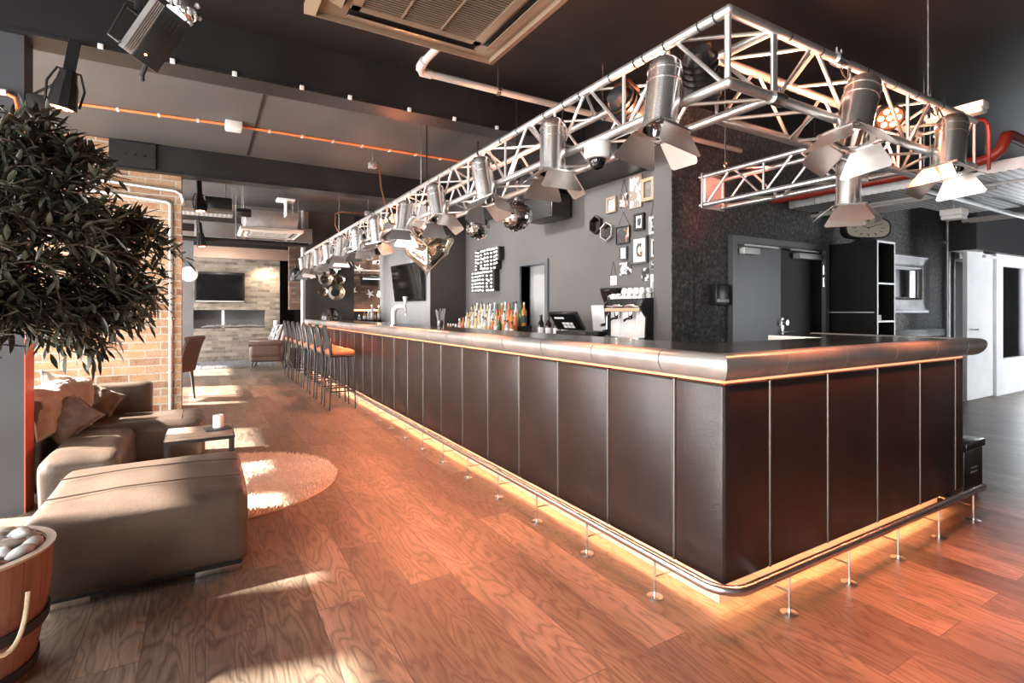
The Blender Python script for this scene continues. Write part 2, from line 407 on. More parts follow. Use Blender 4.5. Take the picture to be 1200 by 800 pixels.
# partition at the end of the bar, the pass-through and the room beyond it
S('wall_bar_end', MATS['olive_wall'], (1.84, 2.87, 11.8, 11.95, 0, ZC))
S('wall_pass', MATS['matt_black'], (2.87, 3.66, 11.8, 11.95, 0, 1.09), (2.87, 3.66, 11.8, 11.95, 2.60, ZC))
S('wall_lounge_brick', MATS['brown_brick'], (1.9, 6.4, 14.7, 14.9, 1.33, ZC))
S('wall_lounge_dado', MATS['matt_black'], (2.9, 6.4, 14.66, 14.9, 0, 1.30))
b = M(); b.box(2.9, 6.4, 14.64, 14.66, 1.30, 1.32); struct(b.done('trim_4', MATS['led_orange'], smooth=0))
S('wall_bar_pier', MATS['light_grey_paint'], (3.5, 4.2, 8.83, 11.95, 0, ZC))
S('wall_bar_return', MATS['brown_wall'], (3.5, 4.3, 8.80, 8.83, 0, ZC))
# wall behind the bar, with a doorway
b = M(); b.box(4.2, 4.35, 3.85, 6.14, 0, ZC); b.box(4.2, 4.35, 6.82, 8.8, 0, ZC); b.box(4.2, 4.35, 6.14, 6.82, 1.99, ZC)
struct(b.done('wall_bar_back', MATS['bar_wall_grey'], smooth=0))
b = M(); b.box(4.17, 4.36, 6.07, 6.14, 0, 2.04); b.box(4.17, 4.36, 6.82, 6.89, 0, 2.04); b.box(4.17, 4.36, 6.14, 6.82, 1.98, 2.04)
d = struct(b.done('door_1', MATS['door_grey'], smooth=0))
M().box(4.355, 4.40, 6.14, 6.80, .01, 1.98).done('door_leaf', MATS['light_grey_paint'], d, smooth=0)
S('wall_store', MATS['matt_black'], (4.9, 5.0, 5.2, 8.8, 0, 2.6), (4.35, 5.0, 5.2, 8.8, 2.5, 2.6), (4.35, 5.0, 8.7, 8.8, 0, 2.6))
S('wall_bar_column', MATS['bar_wall_grey'], (4.05, 4.35, 3.69, 3.93, 0, ZC))
# right-hand room wall with dark textured paper
b = M(); b.box(4.36, 4.98, 3.7, 3.85, 0, ZC); b.box(4.98, 6.83, 3.7, 3.85, 2.11, ZC); b.box(6.83, 10.6, 3.7, 3.85, 0, ZC); b.box(10.6, 14.6, 3.7, 3.85, 2.16, ZC)
struct(b.done('wall_right', MATS['textured_wallpaper'], smooth=0))
S('wall_right_edge', MATS['textured_wallpaper'], (4.05, 4.36, 3.68, 3.69, 0, ZC))
S('wall_side_room', MATS['matt_black'], (10.3, 12.3, 4.05, 4.15, 0, 2.4), (10.3, 12.3, 3.85, 4.15, 2.2, 2.4))
# double doors
b = M(); b.box(4.95, 5.03, 3.64, 3.8, 0, 2.13); b.box(6.78, 6.86, 3.64, 3.8, 0, 2.13); b.box(5.03, 6.78, 3.64, 3.8, 2.06, 2.13)
d = struct(b.done('door_2', MATS['door_grey'], smooth=0))
M().box(5.035, 5.885, 3.68, 3.73, .01, 2.055).done('door_leaf', MATS['door_grey'], d, smooth=0)
M().box(5.895, 6.775, 3.69, 3.74, .01, 2.055).done('door_leaf', MATS['cabinet_black'], d, smooth=0, label='black right-hand door leaf')
b = M(); b.box(5.10, 5.38, 3.60, 3.68, 1.93, 2.0, bev=.006); b.box(5.14, 5.75, 3.62, 3.635, 2.02, 2.04)
b.done('door_closer', MATS['white_plastic'], d, label='pale door closer')
b = M(); b.box(6.15, 6.62, 3.6, 3.69, 1.93, 2.0, bev=.006); b.box(6.0, 6.6, 3.62, 3.635, 2.02, 2.04)
b.done('door_closer', MATS['duct_grey'], d, label='dark door closer')
for x in (5.02, 6.76):
    for z in (1.66, 1.82): M().tube([(x + .01, 3.66, z - .055), (x + .01, 3.66, z + .055)], .012).done('hinge', MATS['steel'], d)
b = M(); b.box(5.87, 5.93, 3.655, 3.69, .99, 1.22, bev=.004); b.tube([(5.90, 3.66, 1.05), (5.90, 3.60, 1.05), (6.02, 3.60, 1.05)], .011); b.lathe([(0, 0), (.035, 0), (.035, .05), (0, .05)], 16, mt=Matrix.Translation((5.91, 3.66, 1.16)) @ ROTX)
b.done('door_handle', MATS['steel'], d)
# far right: white open door leaf, white wall with a window, dark bulkhead above
b = M(); b.box(9.40, 10.36, 3.08, 3.13, .01, 2.15)
d = struct(b.done('door_3', MATS['white_paint'], smooth=0))
M().tube([(9.47, 3.07, 1.03), (9.47, 3.02, 1.03), (9.60, 3.02, 1.03)], .011).done('door_handle', MATS['steel'], d)
b = M(); b.box(9.95, 10.36, 3.04, 3.08, 2.09, 2.13, bev=.005); b.done('door_closer', MATS['white_plastic'], d)
b = M(); b.box(10.36, 10.62, 3.04, 3.2, 0, 2.17); b.box(10.62, 14.5, 3.04, 3.2, 0, .5); b.box(10.62, 14.5, 3.04, 3.2, 2.05, 2.17)
b.box(13.6, 14.5, 3.04, 3.2, .5, 2.05)
struct(b.done('wall_right_white', MATS['white_paint'], smooth=0))
b = M()
for x0, x1 in ((10.62, 10.68), (11.72, 11.80), (13.55, 13.6)): b.box(x0, x1, 3.06, 3.16, .5, 2.05)
for z0, z1 in ((.5, .55), (2.0, 2.05)): b.box(10.62, 13.6, 3.06, 3.16, z0, z1)
w = struct(b.done('window_4', MATS['white_paint'], smooth=0))
M().box(10.68, 11.72, 3.10, 3.11, .55, 2.0).done('window_pane', MATS['window_glass'], w, smooth=0)
m, nt, bs = nodes_of('perforated_blind')
tl = nt.nodes.new('ShaderNodeBsdfTranslucent'); tp = nt.nodes.new('ShaderNodeBsdfTransparent'); ms = nt.nodes.new('ShaderNodeMixShader'); tl.inputs[0].default_value = (.6, .6, .62, 1)
nt.links.new(ramp(nt, noise_tex(nt, coords(nt), 34, 3), [(.48, (0, 0, 0)), (.56, (1, 1, 1))]), ms.inputs[0]); nt.links.new(tl.outputs[0], ms.inputs[1]); nt.links.new(tp.outputs[0], ms.inputs[2])
nt.links.new(ms.outputs[0], [n for n in nt.nodes if n.type == 'OUTPUT_MATERIAL'][0].inputs[0])
M().box(11.1, 11.62, 3.17, 3.19, .5, 2.05).done('window_blind', m, w, smooth=0)
b = M(); b.box(9.42, 14.6, 2.98, 3.3, 2.175, ZC); struct(b.done('trim_5', MATS['black_paint'], smooth=0))
S('wall_far_right', MATS['matt_black'], (14.5, 14.7, -3.2, 3.8, 0, ZC))
# steel beams carrying the ceiling, and the steel column under the first
for i, (x0, x1, y) in enumerate(((-3.2, 4.0, 4.42), (-1.02, 4.0, 7.99))):
    b = M(); b.box(x0, x1, y, y + .25, 3.065, 3.085); b.box(x0, x1, y + .02, y + .23, 3.085, ZC)
    struct(b.done('trim_%d' % (6 + i), MATS['beam_steel'], smooth=0))
b = M(); b.box(-3.2, 1.9, 11.75, 12.0, 2.98, ZC); struct(b.done('trim_8', MATS['duct_grey'], smooth=0))
b = M(); b.box(-.92, -.54, 7.955, 7.99, 3.09, 3.40)
for x in (-.86, -.76, -.66, -.57): b.lathe([(0, 0), (.014, 0), (.014, .014), (0, .014)], 6, mt=Matrix.Translation((x, 7.955, 3.24)) @ ROTX)
struct(b.done('trim_9', MATS['beam_steel'], smooth=0))
# soffit over the back bar
b = M(); b.box(3.55, 4.2, 3.93, 8.8, 2.85, ZC); struct(b.done('trim_10', MATS['black_paint'], smooth=0))
b = M(); b.box(-1.25, -1.0, 4.46, 4.5, 0, 3.065); b.box(-1.25, -1.0, 4.62, 4.66, 0, 3.065); b.box(-1.14, -1.11, 4.5, 4.62, 0, 3.065)
b.box(-1.012, -1.0, 4.5, 4.62, 0, 3.065)
struct(b.done('trim_11', MATS['column_grey'], smooth=0))
b = M(); b.box(-1.0, -.994, 4.46, 4.66, 0, 2.50); struct(b.done('trim_12', MATS['painted_orange_glow'], smooth=0))  # thin sheet on the column's inner face, orange glow painted as its colour
# ------------------------------------------------------------------ the bar
PX, PY = 1.86, 1.41           # outer faces of the long and the short run
bar = thing('bar_counter', 'long L-shaped bar clad in dark leather panels with a rounded pewter top', 'bar counter', (PX, PY, 0))
b = M(); b.box(1.90, 2.38, 1.45, 11.78, .25, 1.06); b.box(2.38, 4.22, 1.45, 1.95, .25, 1.06); b.box(3.8, 4.22, 1.95, 2.46, .25, 1.06)
b.done('carcass', MATS['matt_black'], bar, world=True, smooth=0)
b = M(); b.box(1.965, 2.38, 1.515, 11.78, 0, .25); b.box(2.38, 4.15, 1.515, 1.95, 0, .25)
b.done('kick_board', MATS['kick_board'], bar, world=True, smooth=0)
# padded panels, long run then short run then the end
edges = [PY] + [1.68]
while edges[-1] < 11.5: edges.append(edges[-1] + .457)
edges[-1] = 11.78
for a, c in zip(edges, edges[1:]):
    M().box(PX, 1.905, a + .004, c - .004, .15, .992, bev=.014, seg=3).done('leather_panel', MATS['leather_black'], bar, world=True)
xe = [PX, 2.18, 2.65, 3.14, 3.64, 4.13, 4.25]
for a, c in zip(xe, xe[1:]):
    M().box(a + .004, c - .004, PY, 1.455, .15, .992, bev=.014, seg=3).done('leather_panel', MATS['leather_black'], bar, world=True)
M().box(4.222, 4.26, 1.456, 2.46, .15, .992, bev=.014, seg=3).done('leather_panel', MATS['leather_black'], bar, world=True)
for y in edges[1:-1]: M().tube([(PX + .004, y, .155), (PX + .004, y, .988)], .0075, 8).done('seam_trim', MATS['seam_metal'], bar, world=True)
for x in xe[1:-1]: M().tube([(x, PY + .004, .155), (x, PY + .004, .988)], .0075, 8).done('seam_trim', MATS['seam_metal'], bar, world=True)
# worktop
b = M(); b.box(1.90, 2.47, 1.45, 11.79, 1.06, 1.112); b.box(2.47, 4.36, 1.45, 2.02, 1.06, 1.112); b.box(3.74, 4.36, 2.02, 2.44, 1.06, 1.112)
b.done('countertop', MATS['pewter_top'], bar, world=True, smooth=0)
# rounded pewter nosing, in short lengths along the outer edge
NP = [(-.02, 1.008), (.0, 1.006), (.022, 1.014), (.042, 1.034), (.055, 1.06), (.058, 1.083), (.051, 1.104), (.034, 1.116), (.008, 1.119), (-.06, 1.116)]
PTH = [V((PX, 11.79)), V((PX, PY)), V((4.40, PY)), V((4.40, 2.46))]
NRM = [V((-1, 0)), V((0, -1)), V((1, 0))]
def nose_pt(seg, t, o):
    a, c = PTH[seg], PTH[seg + 1]; L = (c - a).length; d = (c - a) / L
    p = a + d * t + NRM[seg] * o
    if seg > 0 and t < 1e-6: p -= d * o
    if seg < 2 and abs(t - L) < 1e-6: p += d * o
    return p
for seg in range(3):
    L = (PTH[seg + 1] - PTH[seg]).length
    if seg == 0: cuts = [0] + [L - .31 - .49 * k for k in range(20, -1, -1)] + [L]
    elif seg == 1: cuts = [0, .36, .86, 1.36, 1.86, 2.3, L]
    else: cuts = [0, .5, L]
    for i in range(len(cuts) - 1):
        t0 = cuts[i] + (0.0028 if i else 0); t1 = cuts[i + 1] - (0.0028 if i < len(cuts) - 2 else 0)
        b = M(); vs = []
        for t in (t0, t1):
            for o, z in NP: p = nose_pt(seg, t, o); vs.append((p.x, p.y, z))
        n = len(NP)
        b.raw(vs, [(k, k + 1, n + k + 1, n + k) for k in range(n - 1)] + [tuple(range(n)), tuple(range(2 * n - 1, n - 1, -1)), (0, n, 2 * n - 1, n - 1)])
        b.done('nosing', MATS['pewter'], bar, world=True, smooth=50)
# LED strips: one under the nosing, one tucked behind the lower edge of the panels
b = M(); b.box(1.866, 1.88, 1.416, 11.78, .995, 1.005); b.box(1.866, 4.25, 1.416, 1.43, .995, 1.005)
b.done('led_strip', MATS['led_orange_top'], bar, world=True, smooth=0, label='orange light strip under the nosing')
b = M(); b.box(1.908, 1.932, 1.49, 11.78, .24, .249); b.box(1.908, 4.15, 1.458, 1.482, .24, .249)
b.done('led_strip', MATS['led_orange'], bar, world=True, smooth=0, label='orange light strip along the base')
# foot rail
RX, RY, RZ = 1.76, 1.313, .182
rail = thing('foot_rail', 'brushed steel foot rail on thin posts running along the bar', 'foot rail', (RX, RY, 0))
pts = [(RX, 11.7, RZ), (RX, RY + .12, RZ)] + [(RX + .12 - .12 * math.cos(a), RY + .12 - .12 * math.sin(a), RZ) for a in [PI / 2 * k / 8 for k in range(1, 8)]] + [(RX + .12, RY, RZ), (4.25, RY, RZ)]
M().tube(pts, .021, 14).done('rail', MATS['steel'], rail, world=True)
posts = [(RX, 1.70 + .4872 * k, 1, 0) for k in range(21)] + [(2.161 + .4855 * k, RY, 0, 1) for k in range(5)]
for x, y, ax_, ay_ in posts:
    b = M(); b.tube([(x, y, .004), (x, y, RZ - .015)], .006, 8)
    p = b.done('post', MATS['steel'], rail, world=True)
    M().lathe([(0, .0005), (.036, .0005), (.036, .004), (.014, .007), (0, .007)], 20, loc=(x, y, 0)).done('floor_flange', MATS['steel'], p, world=False)
    M().tube([(x, y, .09), (x + .21 * ax_, y + .21 * ay_, .09)], .004, 6).done('bracket', MATS['steel'], p, world=False)
    for c in p.children: c.matrix_basis = Matrix.Translation((-RX, -RY, 0))
# back counter behind the bar (its top stays hidden under the eye line of the front bar)
for y0, y1, lb in ((3.95, 6.04, 'dark back counter under the coffee machine and till'), (6.92, 8.79, 'dark back counter under the crowded spirit bottles')):
    bb = thing('back_counter', lb, 'counter', (3.9, (y0 + y1) / 2, 0))
    M().box(3.62, 4.19, y0, y1, 0, .90).done('body', MATS['matt_black'], bb, world=True, smooth=0)
    M().box(3.58, 4.195, y0 - .01, y1 + .005, .90, .945, bev=.006).done('worktop', MATS['pewter_top'], bb, world=True)
ZB = .945
# bar stools: bent black frames with an arched back and a cognac leather seat
def make_stool():
    t = thing('bar_stool', '', 'bar stool', (0, 0, 0), 0, 'bar stools along the leather bar')
    M().rbox((0, 0, .742), (.19, .185, .035), .03, 6, puff=.022).done('seat', MATS['leather_cognac'], t)
    M().tube([(-.17, -.17, .70), (.17, -.17, .70), (.17, .17, .70), (-.17, .17, .70)], .013, 8, closed=True).done('seat_frame', MATS['satin_black'], t)
    for sx, sy in ((1, 1), (1, -1), (-1, 1), (-1, -1)):
        M().tube([(.165 * sx, .165 * sy, .70), (.195 * sx, .19 * sy, 0)], [.014, .011], 8).done('leg', MATS['satin_black'], t)
    pts = [(-.17, -.175, .69), (-.185, -.185, .82), (-.205, -.18, .96)] + [(-.21 - .02 * math.sin(a), -.165 * math.cos(a), .98 + .11 * math.sin(a)) for a in [PI * k / 10 for k in range(11)]] + [(-.205, .18, .96), (-.185, .185, .82), (-.17, .175, .69)]
    M().tube(pts, .021, 10).done('back_frame', MATS['satin_black'], t)
    b = M(); g = []
    for i in range(9):
        u = i / 8; z = .80 + .27 * u; w = .155 * math.sqrt(max(.02, 1 - max(0, (u - .45) / .6) ** 2)); x = -.185 - .045 * u
        g.append([(x - .02 * (1 - (k / 3 - 1) ** 2), w * (k / 3 - 1), z) for k in range(7)])
    vs = [p for r in g for p in r] + [(p[0] + .014, p[1], p[2]) for r in g for p in r]
    N = 63; fs = []
    for i in range(8):
        for k in range(6): q = i * 7 + k; fs += [(q, q + 1, q + 8, q + 7), (N + q, N + q + 7, N + q + 8, N + q + 1)]
    for i in range(8):
        for k in (0, 6): q = i * 7 + k; fs.append((q, q + 7, N + q + 7, N + q))
    for k in range(6): fs += [(k, N + k, N + k + 1, k + 1), (56 + k, 56 + k + 1, N + 57 + k, N + 56 + k)]
    b.raw(vs, fs).done('back_panel', MATS['charcoal_paint'], t)
    M().tube([(-.188, -.185, .24), (.188, -.185, .24), (.188, .185, .24), (-.188, .185, .24)], .009, 8, closed=True).done('footrest', MATS['satin_black'], t)
    return t
st = make_stool()
for k in range(8):
    o = st if k == 0 else dup(st)
    o.location = (1.56, 7.2 + .58 * k, 0); o.scale = (.85, 1, 1)
    o['label'] = ('cognac leather bar stool with arched black back, frontmost of the row at the bar' if k == 0 else
                  'cognac leather bar stool with arched black back, last of the row by the far wall' if k == 7 else
                  'cognac leather bar stool with arched black back, %s from the front of the row' % ORD[k])
# ------------------------------------------------------------------ aluminium truss
TB, TT = 2.217, 2.507
def truss(name, label, a, c, ux, size, h, z, group=None, bay=.3, end_a=True):
    """box truss from a to c (plan points of the first chord); ux = plan unit vector to the second chord"""
    a, c = V((*a, z)), V((*c, z)); d = (c - a); L = d.length; d.normalize(); u = V((*ux, 0)) * size; w = V((0, 0, h))
    t = thing(name, label, 'truss', a)
    P = [V((0, 0, 0)), u, w, u + w]
    for p in P: M().tube([p, p + d * L], .0215, 12).done('chord', MATS['alu'], t)
    rods = []; n = max(2, round(L / bay)); s = L / n
    for i in range(n):
        y0, y1 = i * s + .02, (i + 1) * s - .02
        for f, (p, q) in enumerate(((P[0], P[2]), (P[0], P[1]), (P[1], P[3]), (P[2], P[3]))):
            if (i + f) % 2: p, q = q, p
            rods.append((p + d * y0, q + d * y1, i * s))
            if f == 0 and i % 2 == 0 : rods.append((P[0] + d * (i * s + .01), P[2] + d * (i * s + .01), i * s))
    if end_a:
        for p, q in ((P[0], P[2]), (P[1], P[3]), (P[0], P[1]), (P[2], P[3])): rods.append((p, q, 0)); rods.append((p + d * L, q + d * L, L))
    rods.sort(key=lambda r: r[2])
    far = M(); m = 0
    for k, (p, q, _) in enumerate(rods):
        if k < 96: M().tube([p, q], .009, 8).done('brace', MATS['alu'], t)
        else: far.tube([p, q], .009, 6); m += 1
    if m: far.done('far_braces', MATS['alu'], t, kind='stuff')
    else: far.bm.free()
    return t
LX, NY = 1.81, 1.35
tr = truss('lighting_truss', 'long aluminium box truss hanging over the long run of the bar', (LX, NY), (LX, 11.79), (1, 0), .29, .29, TB)
for y in [.06, .14, .33, .46, .52, .7, .95, 1.1, 1.3, 1.62, 1.85, 2.2, 2.7, 3.2, 3.7, 4.3]:
    M().lathe([(.0225, -.003), (.0245, -.003), (.0245, .003), (.0225, .003)], 14, mt=orient((0, y, .29), (0, 1, .0))).done('cable_tie', MATS['rubber'], tr)
tn = truss('lighting_truss', 'short aluminium box truss over the end of the bar facing the open floor', (LX + .30, NY), (4.23, NY), (0, 1), .29, .29, TB)
for z in (TT, TB):
    b = M(); b.tube([(LX, NY, z), (LX + .32, NY, z)], .0215, 12); b.ball((LX, NY, z), .0225); b.done('corner_chord', MATS['alu'], tn, world=True)
for x in (.1, .35, .75, 1.05, 1.3, 1.62, 1.9):
    M().lathe([(.0225, -.003), (.0245, -.003), (.0245, .003), (.0225, .003)], 14, mt=orient((x, 0, .29), (1, 0, 0))).done('cable_tie', MATS['rubber'], tn)
for x in (.02, .52):
    b = M(); b.lathe([(.022, -.04), (.029, -.04), (.031, -.01), (.031, .01), (.029, .04), (.022, .04)], 16, mt=orient((x, 0, .29 if x > .3 else 0), (1, 0, 0)))
    b.tube([(x - .02, 0, .31 if x > .3 else .02), (x - .02, 0, .345 if x > .3 else .05)], .006); b.tube([(x + .02, 0, .31 if x > .3 else .02), (x + .02, 0, .345 if x > .3 else .05)], .006)
    b.done('coupler', MATS['steel'], tn)
ts = truss('lighting_truss', 'plain aluminium truss with a free square end in front of the red pipe', (3.72, 3.02), (3.72, 1.66), (1, 0), .24, .245, TB)
b = M(); b.box(3.69, 3.99, 3.02, 3.028, TB - .03, TB + .275); b.done('end_plate', MATS['alu'], ts, world=True)
for x, z in ((3.72, TB), (3.72, TB + .245), (3.96, TB), (3.96, TB + .245)):
    M().lathe([(0, 0), (.028, 0), (.028, .035), (.014, .05), (0, .05)], 14, mt=orient((x, 3.02, z), (0, 1, 0))).done('end_coupler', MATS['steel'], ts, world=True)
# suspension rods and the pole under the far end
for x, y, lb, zt in ((LX + .15, 5.2, 'thin steel rod hanging the long truss from the ceiling, near one', ZC), (LX + .15, 9.1, 'thin steel rod hanging the long truss from the ceiling, far one', ZC), (3.84, 2.9, 'steel rod with shackle hanging the free end of the side truss', ZC), (3.98, 1.5, 'steel rod holding the short truss beside the pale emergency light bar', ZC)):
    t = thing('hanger_rod', lb, 'hanger', (x, y, TT + .02))
    M().tube([(0, 0, 0), (0, 0, zt - TT - .02)], .006, 6).done('rod', MATS['steel'], t)
    M().tube([(.018 * math.cos(a), 0, .025 + .022 * math.sin(a)) for a in [2 * PI * k / 12 for k in range(12)]], .005, 6, closed=True).done('shackle', MATS['steel'], t)
pl = thing('support_pole', 'slim white steel pole standing at the far end of the bar', 'pole', (1.775, 11.70, 0))
M().tube([(0, 0, .008), (0, 0, ZC)], .032, 14).done('pole', MATS['white_paint'], pl)
M().lathe([(0, 0), (.07, 0), (.07, .008), (0, .008)], 20).done('base_plate', MATS['white_paint'], pl)
# ------------------------------------------------------------------ spotlights with barn doors
def make_par(label):
    t = thing('stage_spotlight', label, 'spotlight', (0, 0, 0), 0, 'silver spotlights on the truss')   # origin: middle of the can, beam down
    r = .074
    M().lathe([(0, .175), (.03, .173), (.055, .163), (r - .004, .145), (r, .125), (r, .118), (r + .004, .116), (r + .004, .108), (r, .106), (r, .07), (r + .004, .068), (r + .004, .06), (r, .058), (r, -.115), (r + .004, -.118), (r + .004, -.128), (r, -.13), (r, -.145)], 28).done('can', MATS['polished_alu'], t)
    M().lathe([(0, -.06), (r - .006, -.062), (r - .004, -.1), (r - .004, -.146), (r, -.146)], 24).done('reflector', MATS['chrome'], t)
    b = M(); b.lathe([(r + .0, -.146), (r + .02, -.146), (r + .02, -.152), (r, -.152)], 24)
    b.box(-.1, .1, -.1, -.088, -.158, -.148); b.box(-.1, .1, .088, .1, -.158, -.148); b.box(-.1, -.088, -.1, .1, -.158, -.148); b.box(.088, .1, -.1, .1, -.158, -.148)
    b.done('frame_ring', MATS['polished_alu'], t)
    for k in range(4):
        w0, w1, l = (.085, .075, .135) if k % 2 == 0 else (.07, .125, .12)
        op = math.radians((38, 22, 52, 18)[k])
        mt = Matrix.Rotation(k * PI / 2, 4, 'Z') @ Matrix.Translation((.094, 0, -.155)) @ Matrix.Rotation(-op, 4, 'Y')
        b = M(); pr = [(-w0, 0), (w0, 0), (w1, -l + .012), (w1 - .012, -l), (-w1 + .012, -l), (-w1, -l + .012)]
        n = 6; vs = [(0, y, z) for y, z in pr] + [(.0018, y, z) for y, z in pr]
        b.raw(vs, [tuple(range(n)), tuple(range(2 * n - 1, n - 1, -1))] + [(i, n + i, n + (i + 1) % n, (i + 1) % n) for i in range(n)], mt)
        b.tube([(0, -w0 * .8, .004), (0, w0 * .8, .004)], .005, 8, mt=mt)
        b.done('barn_door', MATS['flap_alu'], t, smooth=30)
    b = M(); b.box(.0, .11, -.016, .016, .0, .03, bev=.003); b.lathe([(0, 0), (.014, 0), (.014, .03), (0, .03)], 10, mt=orient((.074, 0, .015), (1, 0, 0)))
    b.done('bracket', MATS['polished_alu'], t)
    M().tube([(.02 + .10 * k / 10, .05 + .02 * math.sin(k), .16 + .012 * k + .03 * math.sin(k * .9)) for k in range(11)], .004, 6).done('power_lead', MATS['rubber'], t)
    return t
pr0 = make_par('')
import bisect
PARS = [(1.61, 8, 0, 18), (2.44, 2, 3, -10), (3.29, 0, 14, 28), (4.16, -2, 17, 8), (4.98, 4, 10, -35), (6.0, 0, 8, 40), (6.9, -3, 5, 15), (7.8, 3, 9, -20), (8.75, 0, 7, 30), (9.65, 0, 10, 5), (10.5, 2, 14, -12), (11.25, 0, 18, 20)]
for k, (y, tx, ty, rz) in enumerate(PARS):
    o = pr0 if k == 0 else dup(pr0)
    o.location = (1.715, y, 2.228)
    o.rotation_euler = (math.radians(-ty * .9), math.radians(tx), math.radians(rz if k else 0))
    o['label'] = 'silver spotlight with barn doors on the long truss, %s from its near corner' % ORD[k] if k else 'large silver spotlight with barn doors beside the near corner of the truss'
for x, ty, lb in ((2.62, 22, 'silver spotlight with barn doors, inner of the two on the short truss'), (3.62, 12, 'silver spotlight with barn doors, outer of the two near the end of the short truss')):
    o = dup(pr0, (x, 1.262, 2.235), (0, math.radians(ty), 0), lb)
    o.rotation_euler = (0, math.radians(ty), math.radians(75))
    o.rotation_euler = (Matrix.Rotation(math.radians(ty), 3, 'Y') @ Matrix.Rotation(math.radians(80), 3, 'Z')).to_euler()
o = dup(pr0, (3.70, 1.84, 2.15), (0, 0, math.radians(-55)), 'copper-lit spotlight with open barn doors hanging under the plain side truss')
# LED par cans
def make_led(label, group=None, n=7):
    t = thing('led_par', label, 'stage light', (0, 0, 0), 0, group)      # shines along -Z
    b = M(); b.lathe([(0, .22), (.045, .215), (.055, .15), (.066, .12), (.076, .0), (.078, -.012), (.078, -.03), (.068, -.03), (.068, -.02), (0, -.02)], 10)
    b.done('housing', MATS['satin_black'], t, smooth=20)
    b = M()
    pts = [(0, 0)] + [(.043 * math.cos(PI / 3 * k), .043 * math.sin(PI / 3 * k)) for k in range(6)]
    M().lathe([(0, -.0215), (.067, -.0215), (.067, -.0235), (0, -.0235)], 20).done('lens_plate', MATS['copper'], t)
    for x, y in pts: M().lathe([(0, -.024), (.016, -.024), (.013, -.029), (0, -.03)], 12, loc=(x, y, 0)).done('led_lens', MATS['led_face'], t)
    b = M(); b.tube([(.085, 0, .0), (.095, 0, .12), (.06, 0, .22), (-.06, 0, .22), (-.095, 0, .12), (-.085, 0, 0)], .008, 6)
    b.box(-.032, .032, -.02, .02, .20, .42); b.done('yoke', MATS['satin_black'], t)
    return t
# ------------------------------------------------------------------ lamps and fittings overhead
led = make_led('black stage light with glowing orange lenses hung from the beam beside the grey steel column')
led.location = (-.80, 4.40, 2.645); led.rotation_euler = (math.radians(6), math.radians(8), math.radians(15))
for (p, d, lb) in (((3.46, 1.50, 2.44), (-.62, -.52, -.58), 'glowing orange multi-lens stage light inside the short truss'),
                   ((1.96, 6.1, 2.42), (-.25, -.8, -.5), 'orange multi-lens stage light far along inside the long truss'),
                   ((-.06, 8.6, 2.74), (.05, -.12, -1), 'black stage light with orange lenses hanging beyond the bolted steel beam'),
                   ((-.05, 11.05, 2.50), (.1, -.1, -1), 'small black stage light hanging by the grey partition far back')):
    o = dup(led, p, orient((0, 0, 0), (-V(d)).normalized()).to_euler(), lb)
    if p[1] > 8: M().tube([(0, 0, .41), (0, 0, ZC - p[2] + .02)], .01, 8).done('drop_rod', MATS['satin_black'], o)
# black wash lights tucked inside the truss
def black_can(p, d, lb):
    t = thing('wash_light', lb, 'stage light', p, rot=orient((0, 0, 0), d).to_euler())
    M().lathe([(0, -.14), (.05, -.14), (.07, -.1), (.075, .0), (.085, .02), (.085, .09), (.075, .09), (.07, .06), (0, .06)], 20).done('housing', MATS['satin_black'], t)
    b = M()
    for z in (-.09, -.06, -.03, 0): b.lathe([(.071, z - .004), (.084, z - .004), (.084, z + .004), (.071, z + .004)], 20)
    b.done('cooling_ribs', MATS['black_paint'], t)
    M().lathe([(0, .062), (.068, .062), (.05, .07), (0, .075)], 20).done('lens', MATS['smoke_mirror'], t)
    b = M(); b.box(-.05, .05, .075, .1, -.12, -.02, bev=.004); b.done('driver_box', MATS['copper'], t)
black_can((1.97, 1.62, 2.37), (.55, .35, -.55), 'black wash light inside the corner of the truss')
black_can((1.97, 2.08, 2.38), (.7, .1, -.3), 'black wash light inside the long truss behind the dome camera')
# dome camera
t = thing('dome_camera', 'white dome security camera with dark bubble under the long truss', 'camera', (1.82, 2.17, 2.115))
M().lathe([(0, .085), (.068, .085), (.073, .075), (.073, .02), (.066, 0), (.045, 0), (0, 0)], 28).done('housing', MATS['white_plastic'], t)
M().lathe([(.046, .0), (.046, -.012), (.04, -.035), (.025, -.052), (0, -.058)], 24).done('bubble', MATS['screen'], t)
M().tube([(0, 0, .08), (0, 0, .105)], .012).done('mount', MATS['steel'], t)
